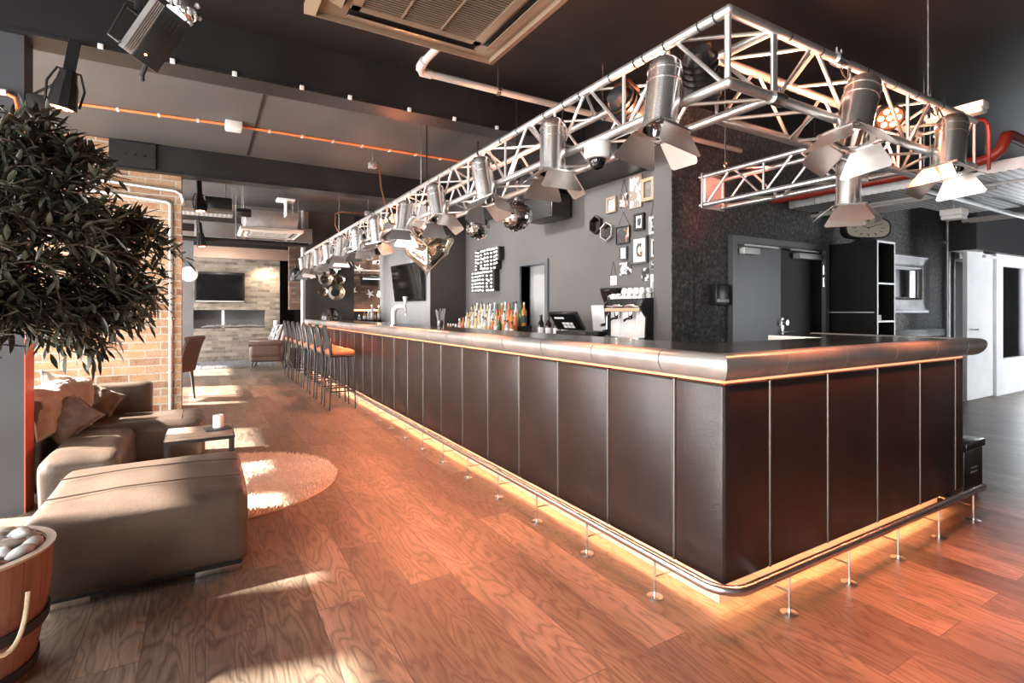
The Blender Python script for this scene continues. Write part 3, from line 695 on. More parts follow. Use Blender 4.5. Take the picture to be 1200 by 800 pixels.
# ceiling air unit, two of a kind
def air_unit(p, lb, m):
    t = thing('air_conditioner', lb, 'air conditioner', p, 0, 'ceiling air units')
    b = M()
    for k in range(4):
        mt = Matrix.Rotation(k * PI / 2, 4, 'Z')
        b.raw([(-.505, -.505, 0), (.505, -.505, 0), (.46, -.46, -.02), (-.46, -.46, -.02), (.455, -.455, .0), (-.455, -.455, .0),
               (.33, -.33, .0), (-.33, -.33, 0), (-.505, -.505, .045), (.505, -.505, .045)],
              [(0, 1, 2, 3), (3, 2, 4, 5), (5, 4, 6, 7), (8, 9, 1, 0)], mt)
    b.done('frame', m, t, smooth=0)
    for k in range(4):
        b = M(); b.box(-.33, .33, -.43, -.355, -.003, .004, mt=Matrix.Rotation(k * PI / 2, 4, 'Z')); b.done('air_outlet', MATS['charcoal_paint'], t, smooth=0)
        b = M(); b.raw([(-.33, -.43, -.004), (.33, -.43, -.004), (.33, -.37, -.022), (-.33, -.37, -.022), (-.33, -.43, -.0), (.33, -.43, -.0), (.33, -.37, -.018), (-.33, -.37, -.018)], [(0, 1, 2, 3), (4, 5, 6, 7), (0, 1, 5, 4), (2, 3, 7, 6), (1, 2, 6, 5), (0, 3, 7, 4)], Matrix.Rotation(k * PI / 2, 4, 'Z')); b.done('louvre', m, t, smooth=0)
    b = M(); b.box(-.30, .30, -.30, .30, .0, .01); b.done('filter_back', MATS['matt_black'], t, smooth=0)
    b = M()
    for k in range(33): y = -.29 + .58 * k / 32; b.box(-.30, .30, y - .0026, y + .0026, -.010, -.005)
    for x in (-.1, .1): b.box(x - .004, x + .004, -.3, .3, -.013, -.003)
    for k in range(4): b.box(-.33, .33, -.33, -.29, -.014, .0, mt=Matrix.Rotation(k * PI / 2, 4, 'Z'))
    b.done('grille', m, t, smooth=0)
    M().box(-.42, .42, -.42, .42, .04, .36, bev=.01).done('body', MATS['galvanised'], t)
    for x in (-.44, .44):
        for y in (-.3, .3): M().tube([(x, y, .2), (x, y, ZC - p[2])], .006, 6).done('hanger', MATS['steel'], t)
    return t
mat('unit_bronze', (.25, .18, .125), .33, .3, nscale=3)
mat('unit_white', (.62, .60, .57), .4, nscale=3)
air_unit((.905, 2.10, 2.70), 'bronze-toned ceiling air conditioner with square grille above the open floor', MATS['unit_bronze'])
air_unit((1.02, 10.45, 2.70), 'white-bodied ceiling air conditioner far back above the lounge', MATS['unit_white'])
# white drain pipe
t = thing('drain_pipe', 'pale plastic drain pipe running from the air conditioner across the dark ceiling', 'pipe', (1.3, 3.5, 3.0))
M().tube([(1.36, 2.62, 3.06), (1.30, 3.42, 3.02), (1.30, 3.48, 3.005), (1.34, 3.51, 3.0), (1.42, 3.51, 3.0), (4.9, 3.51, 3.0)], .026, 12).done('pipe', MATS['pvc_grey'], t, world=True)
M().tube([(1.3, 3.38, 3.022), (1.3, 3.46, 3.01), (1.33, 3.51, 3.0), (1.4, 3.51, 3.0)], .032, 12).done('elbow', MATS['pvc_grey'], t, world=True)
for x in (1.95, 3.0, 4.0):
    b = M(); b.lathe([(.026, -.014), (.033, -.014), (.033, .014), (.026, .014)], 14, mt=orient((x, 3.51, 3.0), (1, 0, 0))); b.tube([(x, 3.51, 3.03), (x, 3.51, ZC)], .004, 6)
    b.done('clamp', MATS['steel'], t, world=True)
# orange cable clipped along the ceiling deck
t = thing('ceiling_cable', 'pair of orange cables clipped in a straight line along the grey ceiling', 'cable', (.3, 6.7, ZC - .03))
for dy in (0, .035): M().tube([(-1.6, 6.84 + dy, ZC - .03), (.2, 6.69 + dy, ZC - .03), (3.4, 6.67 + dy, ZC - .03)], .009, 6).done('cable', MATS['orange_cable'], t, world=True)
for k in range(13):
    x = -1.15 + .36 * k; y = 6.84 - .15 * (x + 1.6) / 1.8 if x < .2 else 6.685
    M().box(x - .012, x + .012, y - .015, y + .055, ZC - .042, ZC - .02).done('clip', MATS['white_plastic'], t, world=True, smooth=0)
t = thing('junction_box', 'white junction box on the grey ceiling along the orange cables', 'junction box', (.277, 6.62, ZC - .02))
M().box(-.085, .085, -.085, .085, -.085, 0, bev=.012).done('box', MATS['white_plastic'], t)
b = M(); b.box(-.075, .075, -.075, .075, -.092, -.083, bev=.003); b.done('lid', MATS['white_plastic'], t)
t = thing('deck_joint', 'narrow joint strip crossing the grey ceiling deck beside the junction box', 'strip', (.5, 6.4, ZC - .03))
M().box(-.012, .012, -1.7, 1.5, 0, .012).done('strip', MATS['charcoal_paint'], t, smooth=0)
for x in (-.606, -.2, .19, .664, 1.04, 1.556, 1.99, 2.44):
    o = tag(M().box(x - .016, x + .016, 4.405, 4.425, 3.062, 3.096, bev=.004).done('beam_clip', MATS['white_plastic']), 'small white clip on the lower edge of the dark front beam', 'clip', 'white clips along the front beam')
# finned black light head hanging near the camera on the left
ax = V((.49, -.29, .82)).normalized()
q = Matrix.Translation((-.21, 3.29, 2.73)) @ V(ax).to_track_quat('X', 'Z').to_matrix().to_4x4() @ Matrix.Rotation(math.radians(-35), 4, 'X')
t = thing('scanner_light', 'black finned light head on a bracket hanging from the dark ceiling, lens tilted upward', 'stage light', (-.21, 3.29, 2.73), rot=q.to_euler())
M().box(-.155, .155, -.065, .065, -.055, .055, bev=.006).done('body', MATS['satin_black'], t)
b = M()
for k in range(5): b.box(-.15, .15, -.070 - .009 * k, -.066 - .009 * k, -.05, .05)
b.done('cooling_fins', MATS['alu'], t, smooth=0)
b = M()
for k in range(4): b.box(.06, .12, -.04 + .02 * k, -.03 + .02 * k, -.0565, -.054)
b.done('vent_slots', MATS['matt_black'], t, smooth=0)
M().lathe([(0, 0), (.045, 0), (.05, .012), (.04, .02), (0, .03)], 20, mt=orient((.155, 0, 0), (1, 0, 0))).done('lens', MATS['lamp_white'], t)
M().lathe([(0, 0), (.006, 0), (.006, .004), (0, .004)], 10, mt=orient((-.11, -.02, -.055), (0, 0, -1))).done('pilot_lamp', MATS['led_orange'], t)
M().tube([(-.13, -.12, 0), (-.13, -.155, .06), (.04, -.155, .12), (.05, -.02, .18), (.05, .09, .12), (.02, .075, 0)], .01, 6).done('bracket', MATS['black_paint'], t)
M().tube([(-.155, .02, 0), (-.21, .03, .0), (-.23, .05, .03)], .012, 8).done('plug', MATS['rubber'], t)
t = thing('hanger_post', 'black bracket post holding the finned light head below the ceiling', 'bracket', (-.30, 3.36, 2.86))
M().box(-.02, .02, -.012, .012, 0, ZC - 2.86, bev=.003).done('post', MATS['satin_black'], t)
M().lathe([(0, 0), (.016, 0), (.016, .03), (0, .03)], 10, mt=orient((-.02, 0, .08), (-1, 0, 0))).done('knob', MATS['satin_black'], t)
t = thing('effect_light', 'chrome effect light with clustered lenses at the top of the picture', 'stage light', (-.10, 3.42, 2.98))
M().ball((0, 0, 0), .075, 16, 10).done('shell', MATS['chrome'], t)
for k in range(14):
    a = 2.4 * k; z = 1 - 2 * (k + .5) / 14; r = math.sqrt(1 - z * z)
    M().lathe([(0, .0), (.016, 0), (.012, .014), (0, .02)], 8, mt=orient(V((r * math.cos(a), r * math.sin(a), z)) * .074, (r * math.cos(a), r * math.sin(a), z))).done('lens', MATS['glass_clear'], t)
M().tube([(0, 0, .07), (0, 0, ZC - 2.98)], .012).done('stem', MATS['satin_black'], t)
# cables at the column
t = thing('orange_lead', 'loose orange cable with a white sleeve hanging across the grey column', 'cable', (-1.08, 4.44, 2.6))
M().tube([(-1.25, 4.43, 2.66), (-1.10, 4.42, 2.675), (-1.03, 4.41, 2.64), (-1.02, 4.41, 2.58), (-1.06, 4.41, 2.52), (-1.10, 4.42, 2.46), (-1.10, 4.43, 2.2)], .011, 8).done('cable', MATS['orange_cable'], t, world=True)
M().tube([(-1.2, 4.425, 2.668), (-1.07, 4.415, 2.668)], .02, 10).done('sleeve', MATS['white_plastic'], t, world=True)
t = thing('cable_bundle', 'black plug and cables between the grey column and the orange stage light', 'cable', (-.9, 4.5, 2.75))
M().tube([(-1.0, 4.5, 2.68), (-.92, 4.48, 2.74), (-.82, 4.44, 2.80), (-.76, 4.42, 2.82)], .008, 6).done('cable', MATS['rubber'], t, world=True)
M().tube([(-1.0, 4.48, 2.70), (-.9, 4.46, 2.66), (-.86, 4.45, 2.60), (-.80, 4.44, 2.66), (-.77, 4.42, 2.72)], .007, 6).done('cable', MATS['rubber'], t, world=True)
M().box(-.99, -.88, 4.44, 4.51, 2.61, 2.70, bev=.01).done('plug', MATS['rubber'], t, world=True)
# far bay: exit sign, duct, tray, black lights
t = thing('exit_sign', 'white hanging exit sign with a grey running figure below the second beam', 'sign', (1.0, 8.13, 2.66))
M().box(-.12, .12, -.1, .1, .215, .25, bev=.006).done('lamp_housing', MATS['white_plastic'], t)
M().box(-.008, .008, -.1, .1, 0, .215, bev=.002).done('sign_plate', MATS['white_ceramic'], t)
b = M()
for s in (-.0095, .0085):
    b.box(s, s + .001, -.07, -.02, .03, .18); b.box(s, s + .001, .0, .06, .1, .115); b.box(s, s + .001, .02, .035, .05, .17)
b.done('pictogram', MATS['pvc_grey'], t, smooth=0)
M().tube([(0, .06, .25), (0, .06, .41)], .004).done('stem', MATS['satin_black'], t)
t = thing('air_duct', 'wide pale grey air duct crossing the far ceiling above the television wall', 'duct', (.2, 11.5, 2.69))
M().box(-2.2, 1.7, -.22, .22, 0, .29, bev=.01).done('duct', MATS['duct_grey'], t)
for x in (-1.2, -.35, .45, 1.2): M().box(x - .02, x + .02, -.235, .235, -.012, .3, bev=.004).done('flange', MATS['galvanised'], t)
M().box(-.62, -.32, -.23, -.215, .08, .22).done('air_grille', MATS['charcoal_paint'], t, smooth=0)
for x in (-1.2, .45): M().tube([(x, 0, .3), (x, 0, .75)], .006, 6).done('hanger', MATS['steel'], t)
t = thing('duct_pipe', 'dark pipe running below the pale duct in the far bay', 'pipe', (.2, 11.15, 2.62))
M().tube([(-2.2, 0, 0), (1.6, 0, 0)], .045, 12).done('pipe', MATS['charcoal_paint'], t)
for x in (-1, .3, 1.3): M().tube([(x, 0, 0), (x, 0, .8)], .006, 6).done('hanger', MATS['steel'], t)
def tray(name, lb, x0, x1, y0, y1, z, m, along='y', lip=.06, hang=None):
    t = thing(name, lb, 'cable tray', ((x0 + x1) / 2, (y0 + y1) / 2, z))
    M().box(x0, x1, y0, y1, z, z + .004).done('trough', m, t, world=True, smooth=0)
    for q in (((x0, x0 + .004, y0, y1), (x1 - .004, x1, y0, y1)) if along == 'y' else ((x0, x1, y0, y0 + .004), (x0, x1, y1 - .004, y1))):
        M().box(*q, z + .004, z + lip).done('side_rail', MATS['galvanised'], t, world=True, smooth=0)
    for x, y in ((x0, y0 + .3), (x1, y0 + .3), (x0, y1 - .3), (x1, y1 - .3)): M().tube([(x, y, z), (x, y, ZC)], .005, 6).done('hanger', MATS['steel'], t, world=True)
    return t
def perforated(name, ax):
    m, nt, b = nodes_of(name)
    v = coords(nt, (16, 42, 1) if ax == 'x' else (42, 16, 1))
    fr = nt.nodes.new('ShaderNodeVectorMath'); fr.operation = 'FRACTION'; nt.links.new(v, fr.inputs[0])
    sb = nt.nodes.new('ShaderNodeVectorMath'); sb.operation = 'SUBTRACT'; nt.links.new(fr.outputs[0], sb.inputs[0]); sb.inputs[1].default_value = (.5, .5, 0)
    ab = nt.nodes.new('ShaderNodeVectorMath'); ab.operation = 'ABSOLUTE'; nt.links.new(sb.outputs[0], ab.inputs[0])
    s = nt.nodes.new('ShaderNodeSeparateXYZ'); nt.links.new(ab.outputs[0], s.inputs[0])
    l1 = nt.nodes.new('ShaderNodeMath'); l1.operation = 'LESS_THAN'; nt.links.new(s.outputs[0], l1.inputs[0]); l1.inputs[1].default_value = .28
    l2 = nt.nodes.new('ShaderNodeMath'); l2.operation = 'LESS_THAN'; nt.links.new(s.outputs[1], l2.inputs[0]); l2.inputs[1].default_value = .2
    mu = nt.nodes.new('ShaderNodeMath'); mu.operation = 'MULTIPLY'; nt.links.new(l1.outputs[0], mu.inputs[0]); nt.links.new(l2.outputs[0], mu.inputs[1])
    nt.links.new(mixc(nt, mu.outputs[0], (.62, .63, .64), (.06, .06, .06)), b.inputs['Base Color'])
    b.inputs['Metallic'].default_value = .55; b.inputs['Roughness'].default_value = .45
    return m
PY_, PX_ = perforated('perforated_y', 'y'), perforated('perforated_x', 'x')
tray('cable_tray', 'bright perforated cable tray in the far bay beside the white air conditioner', -1.1, .38, 9.4, 9.75, 2.83, PX_, 'x')
t = thing('equipment_box', 'black speaker box hanging in the far bay beside the stage light', 'speaker', (.17, 8.75, 2.78))
M().box(-.17, .17, -.1, .1, 0, .17, bev=.01).done('cabinet', MATS['satin_black'], t)
M().tube([(.08, 0, .17), (.11, 0, .66)], .008).done('hanger', MATS['steel'], t)
t = thing('moving_head', 'small black round spotlight beside the hanging speaker box in the far bay', 'stage light', (.50, 8.8, 2.78))
M().lathe([(0, -.1), (.05, -.1), (.065, -.06), (.065, .08), (.055, .1), (.05, .085), (0, .085)], 18, mt=ROTY).done('housing', MATS['satin_black'], t)
M().lathe([(0, .086), (.048, .086), (0, .1)], 16, mt=ROTY).done('lens', MATS['chrome'], t)
M().tube([(0, 0, .06), (0, 0, .66)], .008).done('hanger', MATS['steel'], t)
# copper conduits looping down to the truss
for k, pts in enumerate((((1.95, 7.0, 3.25), (1.90, 6.6, 3.2), (1.86, 6.4, 3.1), (1.86, 6.3, 2.8), (1.9, 6.2, 2.52)), ((2.4, 8.9, 2.95), (1.95, 8.9, 2.95), (1.85, 8.85, 2.9), (1.84, 8.8, 2.7), (1.9, 8.7, 2.52)))):
    t = thing('copper_conduit', ('copper-coloured conduit bending down to the middle of the long truss', 'copper-coloured conduit bending down to the far part of the long truss')[k], 'conduit', pts[0])
    M().tube(pts, .011, 8).done('conduit', MATS['copper'], t, world=True)
    M().box(-.05, .05, -.05, .05, -.02, .05, bev=.005).done('ceiling_box', MATS['galvanised'], t)
    M().tube([(0, 0, .05), (0, 0, ZC - pts[0][2])], .006, 6).done('hanger', MATS['steel'], t)
# red sprinkler pipe and right-hand trays
t = thing('sprinkler_pipe', 'dark red sprinkler pipe crossing below the right-hand ceiling and turning up', 'pipe', (5.75, 3.0, 2.59))
M().tube([(5.75, 3.69, 2.59), (5.75, 1.80, 2.59), (5.75, 1.72, 2.605), (5.75, 1.66, 2.65), (5.76, 1.64, 2.72), (5.80, 1.64, 2.77), (5.88, 1.64, 2.79), (8.9, 1.64, 2.79)], .042, 16).done('pipe', MATS['red_pipe'], t, world=True)
for y in (1.74, 3.2): M().lathe([(.042, -.03), (.05, -.03), (.05, .03), (.042, .03)], 16, mt=orient((5.75, y + .12, 2.59), (0, 1, 0))).done('coupling', MATS['red_pipe'], t, world=True)
for y in (2.2, 2.9):
    b = M(); b.lathe([(.043, -.012), (.048, -.012), (.048, .012), (.043, .012)], 14, mt=orient((5.75, y, 2.59), (0, 1, 0))); b.tube([(5.75, y, 2.63), (5.75, y, ZC)], .005, 6)
    b.done('pipe_clamp', MATS['steel'], t, world=True)
tray('cable_tray', 'perforated steel cable tray nearest the red pipe', 5.92, 6.38, -.6, 3.6, 2.50, PY_, lip=.1)
tray('cable_tray', 'second perforated steel cable tray beyond the red pipe', 6.55, 7.15, -.6, 3.6, 2.50, PY_)
tray('cable_tray', 'wide perforated steel tray over the doorway side of the ceiling', 7.4, 8.5, -.6, 2.9, 2.56, PY_)
for x, y0, z, r, lb in ((6.46, 1.9, 2.47, .02, 'grey steel conduit below the gap between the cable trays'), (8.7, .5, 2.50, .03, 'grey steel conduit beside the wide cable tray'), (8.95, .5, 2.52, .03, 'outer grey steel conduit near the bulkhead')):
    t = thing('steel_conduit', lb, 'conduit', (x, y0, z)); M().tube([(0, 0, 0), (0, 3.64 - y0 if x < 8 else 2.4, 0)], r, 10).done('conduit', MATS['pvc_grey'], t)
    M().tube([(0, .4, 0), (0, .4, ZC - z)], .005, 6).done('hanger', MATS['steel'], t)
for y, lb in ((2.30, 'steel cross rail under the trays nearer the wall'), (1.35, 'steel cross rail under the trays nearer the red riser')):
    t = thing('cross_rail', lb, 'rail', (7.5, y, 2.44)); M().box(-1.5, 1.7, -.021, .021, 0, .041, bev=.003).done('channel', MATS['galvanised'], t)
    for x in (-1.35, 1.5): M().tube([(x, 0, .03), (x, 0, ZC - 2.44)], .006, 6).done('hanger', MATS['steel'], t)
for p, s, lb in (((7.27, 2.50, 2.37), (.1, .1, .07), 'pale junction box hanging under the steel cross rail'), ((8.62, 1.50, 2.36), (.09, .5, .06), 'pale tube light fitting at the edge of the picture under the trays'), ((4.30, 1.47, 2.60), (.05, .16, .045), 'pale emergency light bar above the end of the short truss')):
    t = thing('light_fitting', lb, 'light', p)
    M().box(-s[0], s[0], -s[1], s[1], 0, s[2], bev=.008).done('housing', MATS['tube_off'], t)
    M().box(-s[0] * .8, s[0] * .8, -s[1] * .95, s[1] * .95, -s[2] * .6, 0, bev=.006).done('diffuser', MATS['white_plastic'], t)
    if p[0] > 5: M().tube([(0, 0, s[2]), (0, 0, ZC - p[2])], .006, 6).done('hanger', MATS['steel'], t)
t = thing('red_conduit', 'thin red conduit dropping from the truss end to the cable tray', 'conduit', (4.5, 1.5, 2.45))
M().tube([(4.25, 1.45, 2.56), (4.42, 1.36, 2.56), (4.48, 1.36, 2.54), (4.5, 1.36, 2.48), (4.5, 1.36, 2.24)], .011, 8).done('conduit', MATS['red_pipe'], t, world=True)
# hanging speaker under the soffit
t = thing('loudspeaker', 'black loudspeaker under the dark soffit above the back bar', 'speaker', (3.98, 5.8, 2.52))
M().box(-.15, .15, -.33, .33, 0, .31, bev=.012).done('cabinet', MATS['satin_black'], t)
M().box(-.156, -.148, -.31, .31, .02, .29).done('grille', MATS['matt_black'], t, smooth=0)
M().box(-.04, .04, -.04, .04, .31, .34).done('bracket', MATS['black_paint'], t, smooth=0)
# mirror balls and the big heart-shaped mirror pendant
def mirror_ball(p, r, lb):
    t = thing('mirror_ball', lb, 'mirror ball', p)
    M().ball((0, 0, 0), r * .985, 32, 20).done('core', MATS['smoke_mirror'], t)
    b = M(); n = 16
    for i in range(1, n):
        th = PI * i / n; k = max(4, int(2 * n * math.sin(th)))
        for j in range(k):
            ph = 2 * PI * j / k; d = V((math.sin(th) * math.cos(ph), math.sin(th) * math.sin(ph), math.cos(th))); s = PI * r / n * .44
            jit = V((rnd.uniform(-.05, .05), rnd.uniform(-.05, .05), rnd.uniform(-.05, .05)))
            b.raw([(-s, -s, 0), (s, -s, 0), (s, s, 0), (-s, s, 0), (-s, -s, -.003), (s, -s, -.003), (s, s, -.003), (-s, s, -.003)], [(0, 1, 2, 3), (4, 7, 6, 5), (0, 1, 5, 4), (1, 2, 6, 5), (2, 3, 7, 6), (3, 0, 4, 7)], orient(d * r, d + jit))
    b.done('mirror_tiles', MATS['chrome'], t, smooth=0)
    M().lathe([(0, r - .01), (.03, r - .01), (.03, r + .02), (0, r + .02)], 14).done('cap', MATS['steel'], t)
    for k in range(4):
        z = r + .03 + .045 * k
        M().tube([(.011 * math.cos(a) * (1 if k % 2 else 0), .011 * math.cos(a) * (0 if k % 2 else 1), z + .03 * math.sin(a)) for a in [2 * PI * j / 12 for j in range(12)]], .0035, 6, closed=True).done('chain_link', MATS['steel'], t)
    M().lathe([(0, r + .19), (.035, r + .19), (.05, r + .28), (.05, r + .34), (0, r + .34)], 18).done('motor', MATS['satin_black'], t)
    M().tube([(0, 0, r + .33), (0, 0, ZC - p[2])], .008, 6).done('stem', MATS['satin_black'], t)
mirror_ball((2.62, 4.34, 2.226), .15, 'larger-looking mirror ball on a chain above the bar, nearer of the two')
mirror_ball((2.94, 5.81, 2.34), .15, 'mirror ball partly behind a barn door, farther of the two')
t = thing('heart_pendant', 'large mirrored amber heart-shaped pendant hanging behind the spotlights', 'pendant lamp', (2.02, 5.19, 1.93), math.radians(-21))
HS = .80
b = M(); n = 48; mm = 14; g = []
for i in range(mm + 1):
    ph = -PI / 2 + PI * i / mm; row = []
    for j in range(n):
        a = 2 * PI * j / n
        x = .0215 * 16 * math.sin(a) ** 3; z = .0235 * (13 * math.cos(a) - 5 * math.cos(2 * a) - 2 * math.cos(3 * a) - math.cos(4 * a)) + .05
        k = math.cos(ph) ** .6; w = 1 + .05 * math.sin(9 * z / .3 + 3 * x / .3) * k
        row.append((HS * x * k * w, HS * .2 * math.sin(ph) * (1 + .12 * math.sin(14 * z + 9 * x)), HS * (z * k + .05 * (1 - k))))
    g.append(row)
b.raw([p for r in g for p in r], [(i * n + j, i * n + (j + 1) % n, (i + 1) * n + (j + 1) % n, (i + 1) * n + j) for i in range(mm) for j in range(n)])
b.done('heart_shell', MATS['heart_glass'], t, smooth=80)
b = M(); b.lathe([(.06, .17), (.065, .18), (.06, .2), (.04, .21), (.04, .17)], 24); b.done('collar', MATS['chrome'], t)
M().tube([(0, 0, .17), (0, 0, ZC - 1.93)], .008, 8).done('stem', MATS['satin_black'], t)
# ------------------------------------------------------------------ things on the walls behind the bar
WX = 4.2
def frame(lb, y0, y1, z0, z1, fm, pm, bw=.02, mat_w=0, dep=.03, string=False, name='picture_frame', cat='picture', tilt=0):
    yc, zc = (y0 + y1) / 2, (z0 + z1) / 2; w, h = abs(y1 - y0) / 2, (z1 - z0) / 2
    t = thing(name, lb, cat, (WX - .002, yc, zc), rot=(tilt, 0, 0))
    if fm:
        b = M()
        for a in ((-w, w, h - bw, h), (-w, w, -h, -h + bw)): b.box(-dep, 0, a[0], a[1], a[2], a[3], bev=.003)
        for a in ((-w, -w + bw), (w - bw, w)): b.box(-dep, 0, a[0], a[1], -h + bw, h - bw, bev=.003)
        b.done('frame', fm, t)
        if mat_w: M().box(-dep * .45, -.001, -w + bw, w - bw, -h + bw, h - bw).done('mount', MATS['paper'], t, smooth=0)
        e = bw + mat_w
        M().box(-dep * .45 - .003, -.002, -w + e, w - e, -h + e, h - e).done('picture', pm, t, smooth=0)
    else:
        M().box(-dep, 0, -w, w, -h, h).done('picture', pm, t, smooth=0)
    if string:
        M().tube([(-.008, -w * .85, h), (-.008, 0, h + .17), (-.008, w * .85, h)], .0025, 5).done('cord', MATS['rubber'], t)
        M().ball((-.008, 0, h + .172), .006, 8, 6).done('nail', MATS['steel'], t)
    return t
A = [art_mat('print_%d' % k, k + 1, **kw) for k, kw in enumerate((dict(paper=(.3, .29, .28), ink=(.75, .74, .72)), dict(tint=(.45, .18, .08)), dict(paper=(.32, .27, .23), ink=(.8, .8, .8), scale=6), dict(paper=(.2, .2, .205), ink=(.27, .27, .27)), dict(scale=16), dict(scale=12), dict(tint=(.5, .2, .1), scale=7), dict(tint=(.5, .36, .25), scale=11), dict(scale=8), dict(paper=(.75, .74, .73), ink=(.6, .58, .57)), dict(scale=10), dict(scale=9, paper=(.9, .9, .9)), dict(scale=12, paper=(.6, .6, .6)), dict(scale=5)))]
frame('small wooden box frame, first from the hexagon mirrors in the top row', 4.65, 4.82, 2.47, 2.66, MATS['board_wood'], A[0], .028)
frame('small white portrait print with a red patch hanging from a cord', 4.465, 4.592, 2.50, 2.66, None, A[1], dep=.015, string=True)
frame('tall weathered wooden board with a pale print, tallest picture at the top', 4.235, 4.436, 2.46, 2.83, MATS['board_wood'], A[2], .012, dep=.022)
frame('thick golden wooden frame around a grey panel in the top row', 4.03, 4.21, 2.5, 2.75, MATS['pale_wood'], A[3], .035, dep=.05)
frame('black framed small print with broad white mount above the large framed print', 4.195, 4.353, 2.2, 2.39, MATS['satin_black'], A[4], .026, .028, dep=.035)
frame('thin framed black and white print hanging from a cord beside the pillar', 4.0, 4.12, 2.13, 2.33, MATS['silver_frame'], A[5], .012, .016, string=True)
frame('glass-fronted colourful print hanging from a cord below the portrait', 4.422, 4.651, 2.08, 2.28, MATS['satin_black'], A[6], .01, .0, string=True)
frame('large black frame with white mount around a warm-toned print, biggest on the wall', 4.143, 4.39, 1.825, 2.13, MATS['door_grey'], A[7], .022, .055, dep=.04)
frame('black and white figure print in a pale mount beside the pillar', 3.985, 4.10, 1.88, 2.084, MATS['duct_grey'], A[8], .008, .018)
frame('tiny white card in a black frame below the colourful hanging print', 4.464, 4.592, 1.895, 2.043, MATS['door_grey'], A[9], .012, .02, dep=.035)
frame('white torn-edged newsprint sheet stuck to the wall above the coffee machine', 4.408, 4.607, 1.715, 1.86, None, A[10], dep=.006, name='wall_print')
frame('loose white print with grey lettering right of the newsprint sheet', 4.143, 4.247, 1.63, 1.772, None, A[11], dep=.006, name='wall_print')
frame('small grey framed print beside the pillar below the figure print', 3.985, 4.105, 1.744, 1.845, MATS['duct_grey'], A[12], .012)
frame('white framed narrow print lowest beside the pillar', 3.985, 4.092, 1.5, 1.697, MATS['white_plastic'], A[13], .016, .012)
frame('small white label card on a long cord above the coffee grinder', 4.655, 4.765, 1.605, 1.717, None, A[9], dep=.006, string=True, name='label_card', cat='card')
for (yc, zc, lb) in ((5.01, 2.365, 'black hexagon mirror, upper of the pair by the pictures'), (4.80, 2.253, 'silver-edged hexagon mirror, lower of the pair by the pictures')):
    t = thing('hexagon_mirror', lb, 'mirror', (WX - .002, yc, zc))
    b = M(); hx = [(.118 * math.cos(PI / 3 * k + PI / 2), .118 * math.sin(PI / 3 * k + PI / 2)) for k in range(6)]
    for k in range(6):
        p, q = V(hx[k]), V(hx[(k + 1) % 6]); pi, qi = p * .88, q * .88
        b.raw([(-.05, *p), (-.05, *q), (-.05, *qi), (-.05, *pi), (0, *p), (0, *q), (0, *qi), (0, *pi)], [(0, 1, 2, 3), (0, 4, 5, 1), (2, 6, 7, 3), (4, 7, 6, 5)])
    b.done('frame', MATS['satin_black'] if zc > 2.3 else MATS['silver_frame'], t, smooth=0)
    M().prism([(-y * .88, z * .88) for y, z in hx], 0, .012, mt=Matrix.Rotation(PI / 2, 4, 'Z') @ ROTX @ Matrix.Translation((0, 0, -.0))).done('mirror', MATS['smoke_mirror'], t, smooth=0)
# marquee bulb sign
t = thing('marquee_sign', 'two-line bulb-studded marquee letter sign glowing white on the grey wall', 'sign', (WX, 7.8, 1.99))
SIGN_TOP = {160: (175, 225, 275, 320, 370, 420), 192: (180, 227, 272, 328), 237: (160, 210, 260, 310, 358, 400), 264: (153, 265, 402), 292: (145, 195, 245, 295, 350, 395), 330: (135, 185, 240, 290, 340, 390), 355: (130,), 380: (128, 180, 230, 280, 330, 385), 403: (122,), 425: (118, 165, 225, 270, 320, 375), 455: (112, 160, 205, 255, 308)}
SIGN_LOW = {107: (480, 530, 578, 630, 675, 720), 128: (580,), 148: (475, 520, 574, 620, 665, 715), 183: (470, 520, 565, 615, 665, 712), 201: (465, 712), 220: (463, 510, 560, 610, 660, 706), 243: (461,), 263: (457, 505, 560, 610, 660, 710), 288: (455,), 320: (452, 505, 555, 610, 655, 705), 345: (450, 572, 703), 382: (445, 500, 550, 600, 650, 700), 405: (695,)}
def sign_y(x): # bulb column to place along the wall (fitted to the sign's real width)
    return 8.29 - (x - 100) / 395 * .995
Z_TOP = lambda x, y: 2.315 - (y - (175 - (x - 160) * .2)) / 245 * .298
Z_LOW = lambda x, y: 1.951 - (y - (480 - (x - 107) * .115)) / 240 * .295
b = M()
b.box(-.10, -.004, sign_y(475), sign_y(143), 2.13, 2.345); b.box(-.10, -.004, sign_y(440), sign_y(143), 1.985, 2.13)
b.done('letter_backing', MATS['black_paint'], t, smooth=0); t.children[-1].matrix_basis = Matrix.Translation((WX * 0, -7.8, -1.99))
b = M(); b.box(-.10, -.004, sign_y(412), sign_y(90), 1.63, 1.98); b.done('letter_backing', MATS['black_paint'], t, smooth=0); t.children[-1].matrix_basis = Matrix.Translation((WX * 0, -7.8, -1.99))
bulb = M().ball((0, 0, 0), .0175, 10, 8).done('bulb', MATS['bulb_lit'], t); first = True
for tab, zf in ((SIGN_TOP, Z_TOP), (SIGN_LOW, Z_LOW)):
    for x, ysl in tab.items():
        for y in ysl:
            o = bulb if first else bulb.copy()
            if not first: COL.objects.link(o)
            first = False; o.parent = t; o.location = (-.118, sign_y(x) - 7.8, zf(x, y) - 1.99)
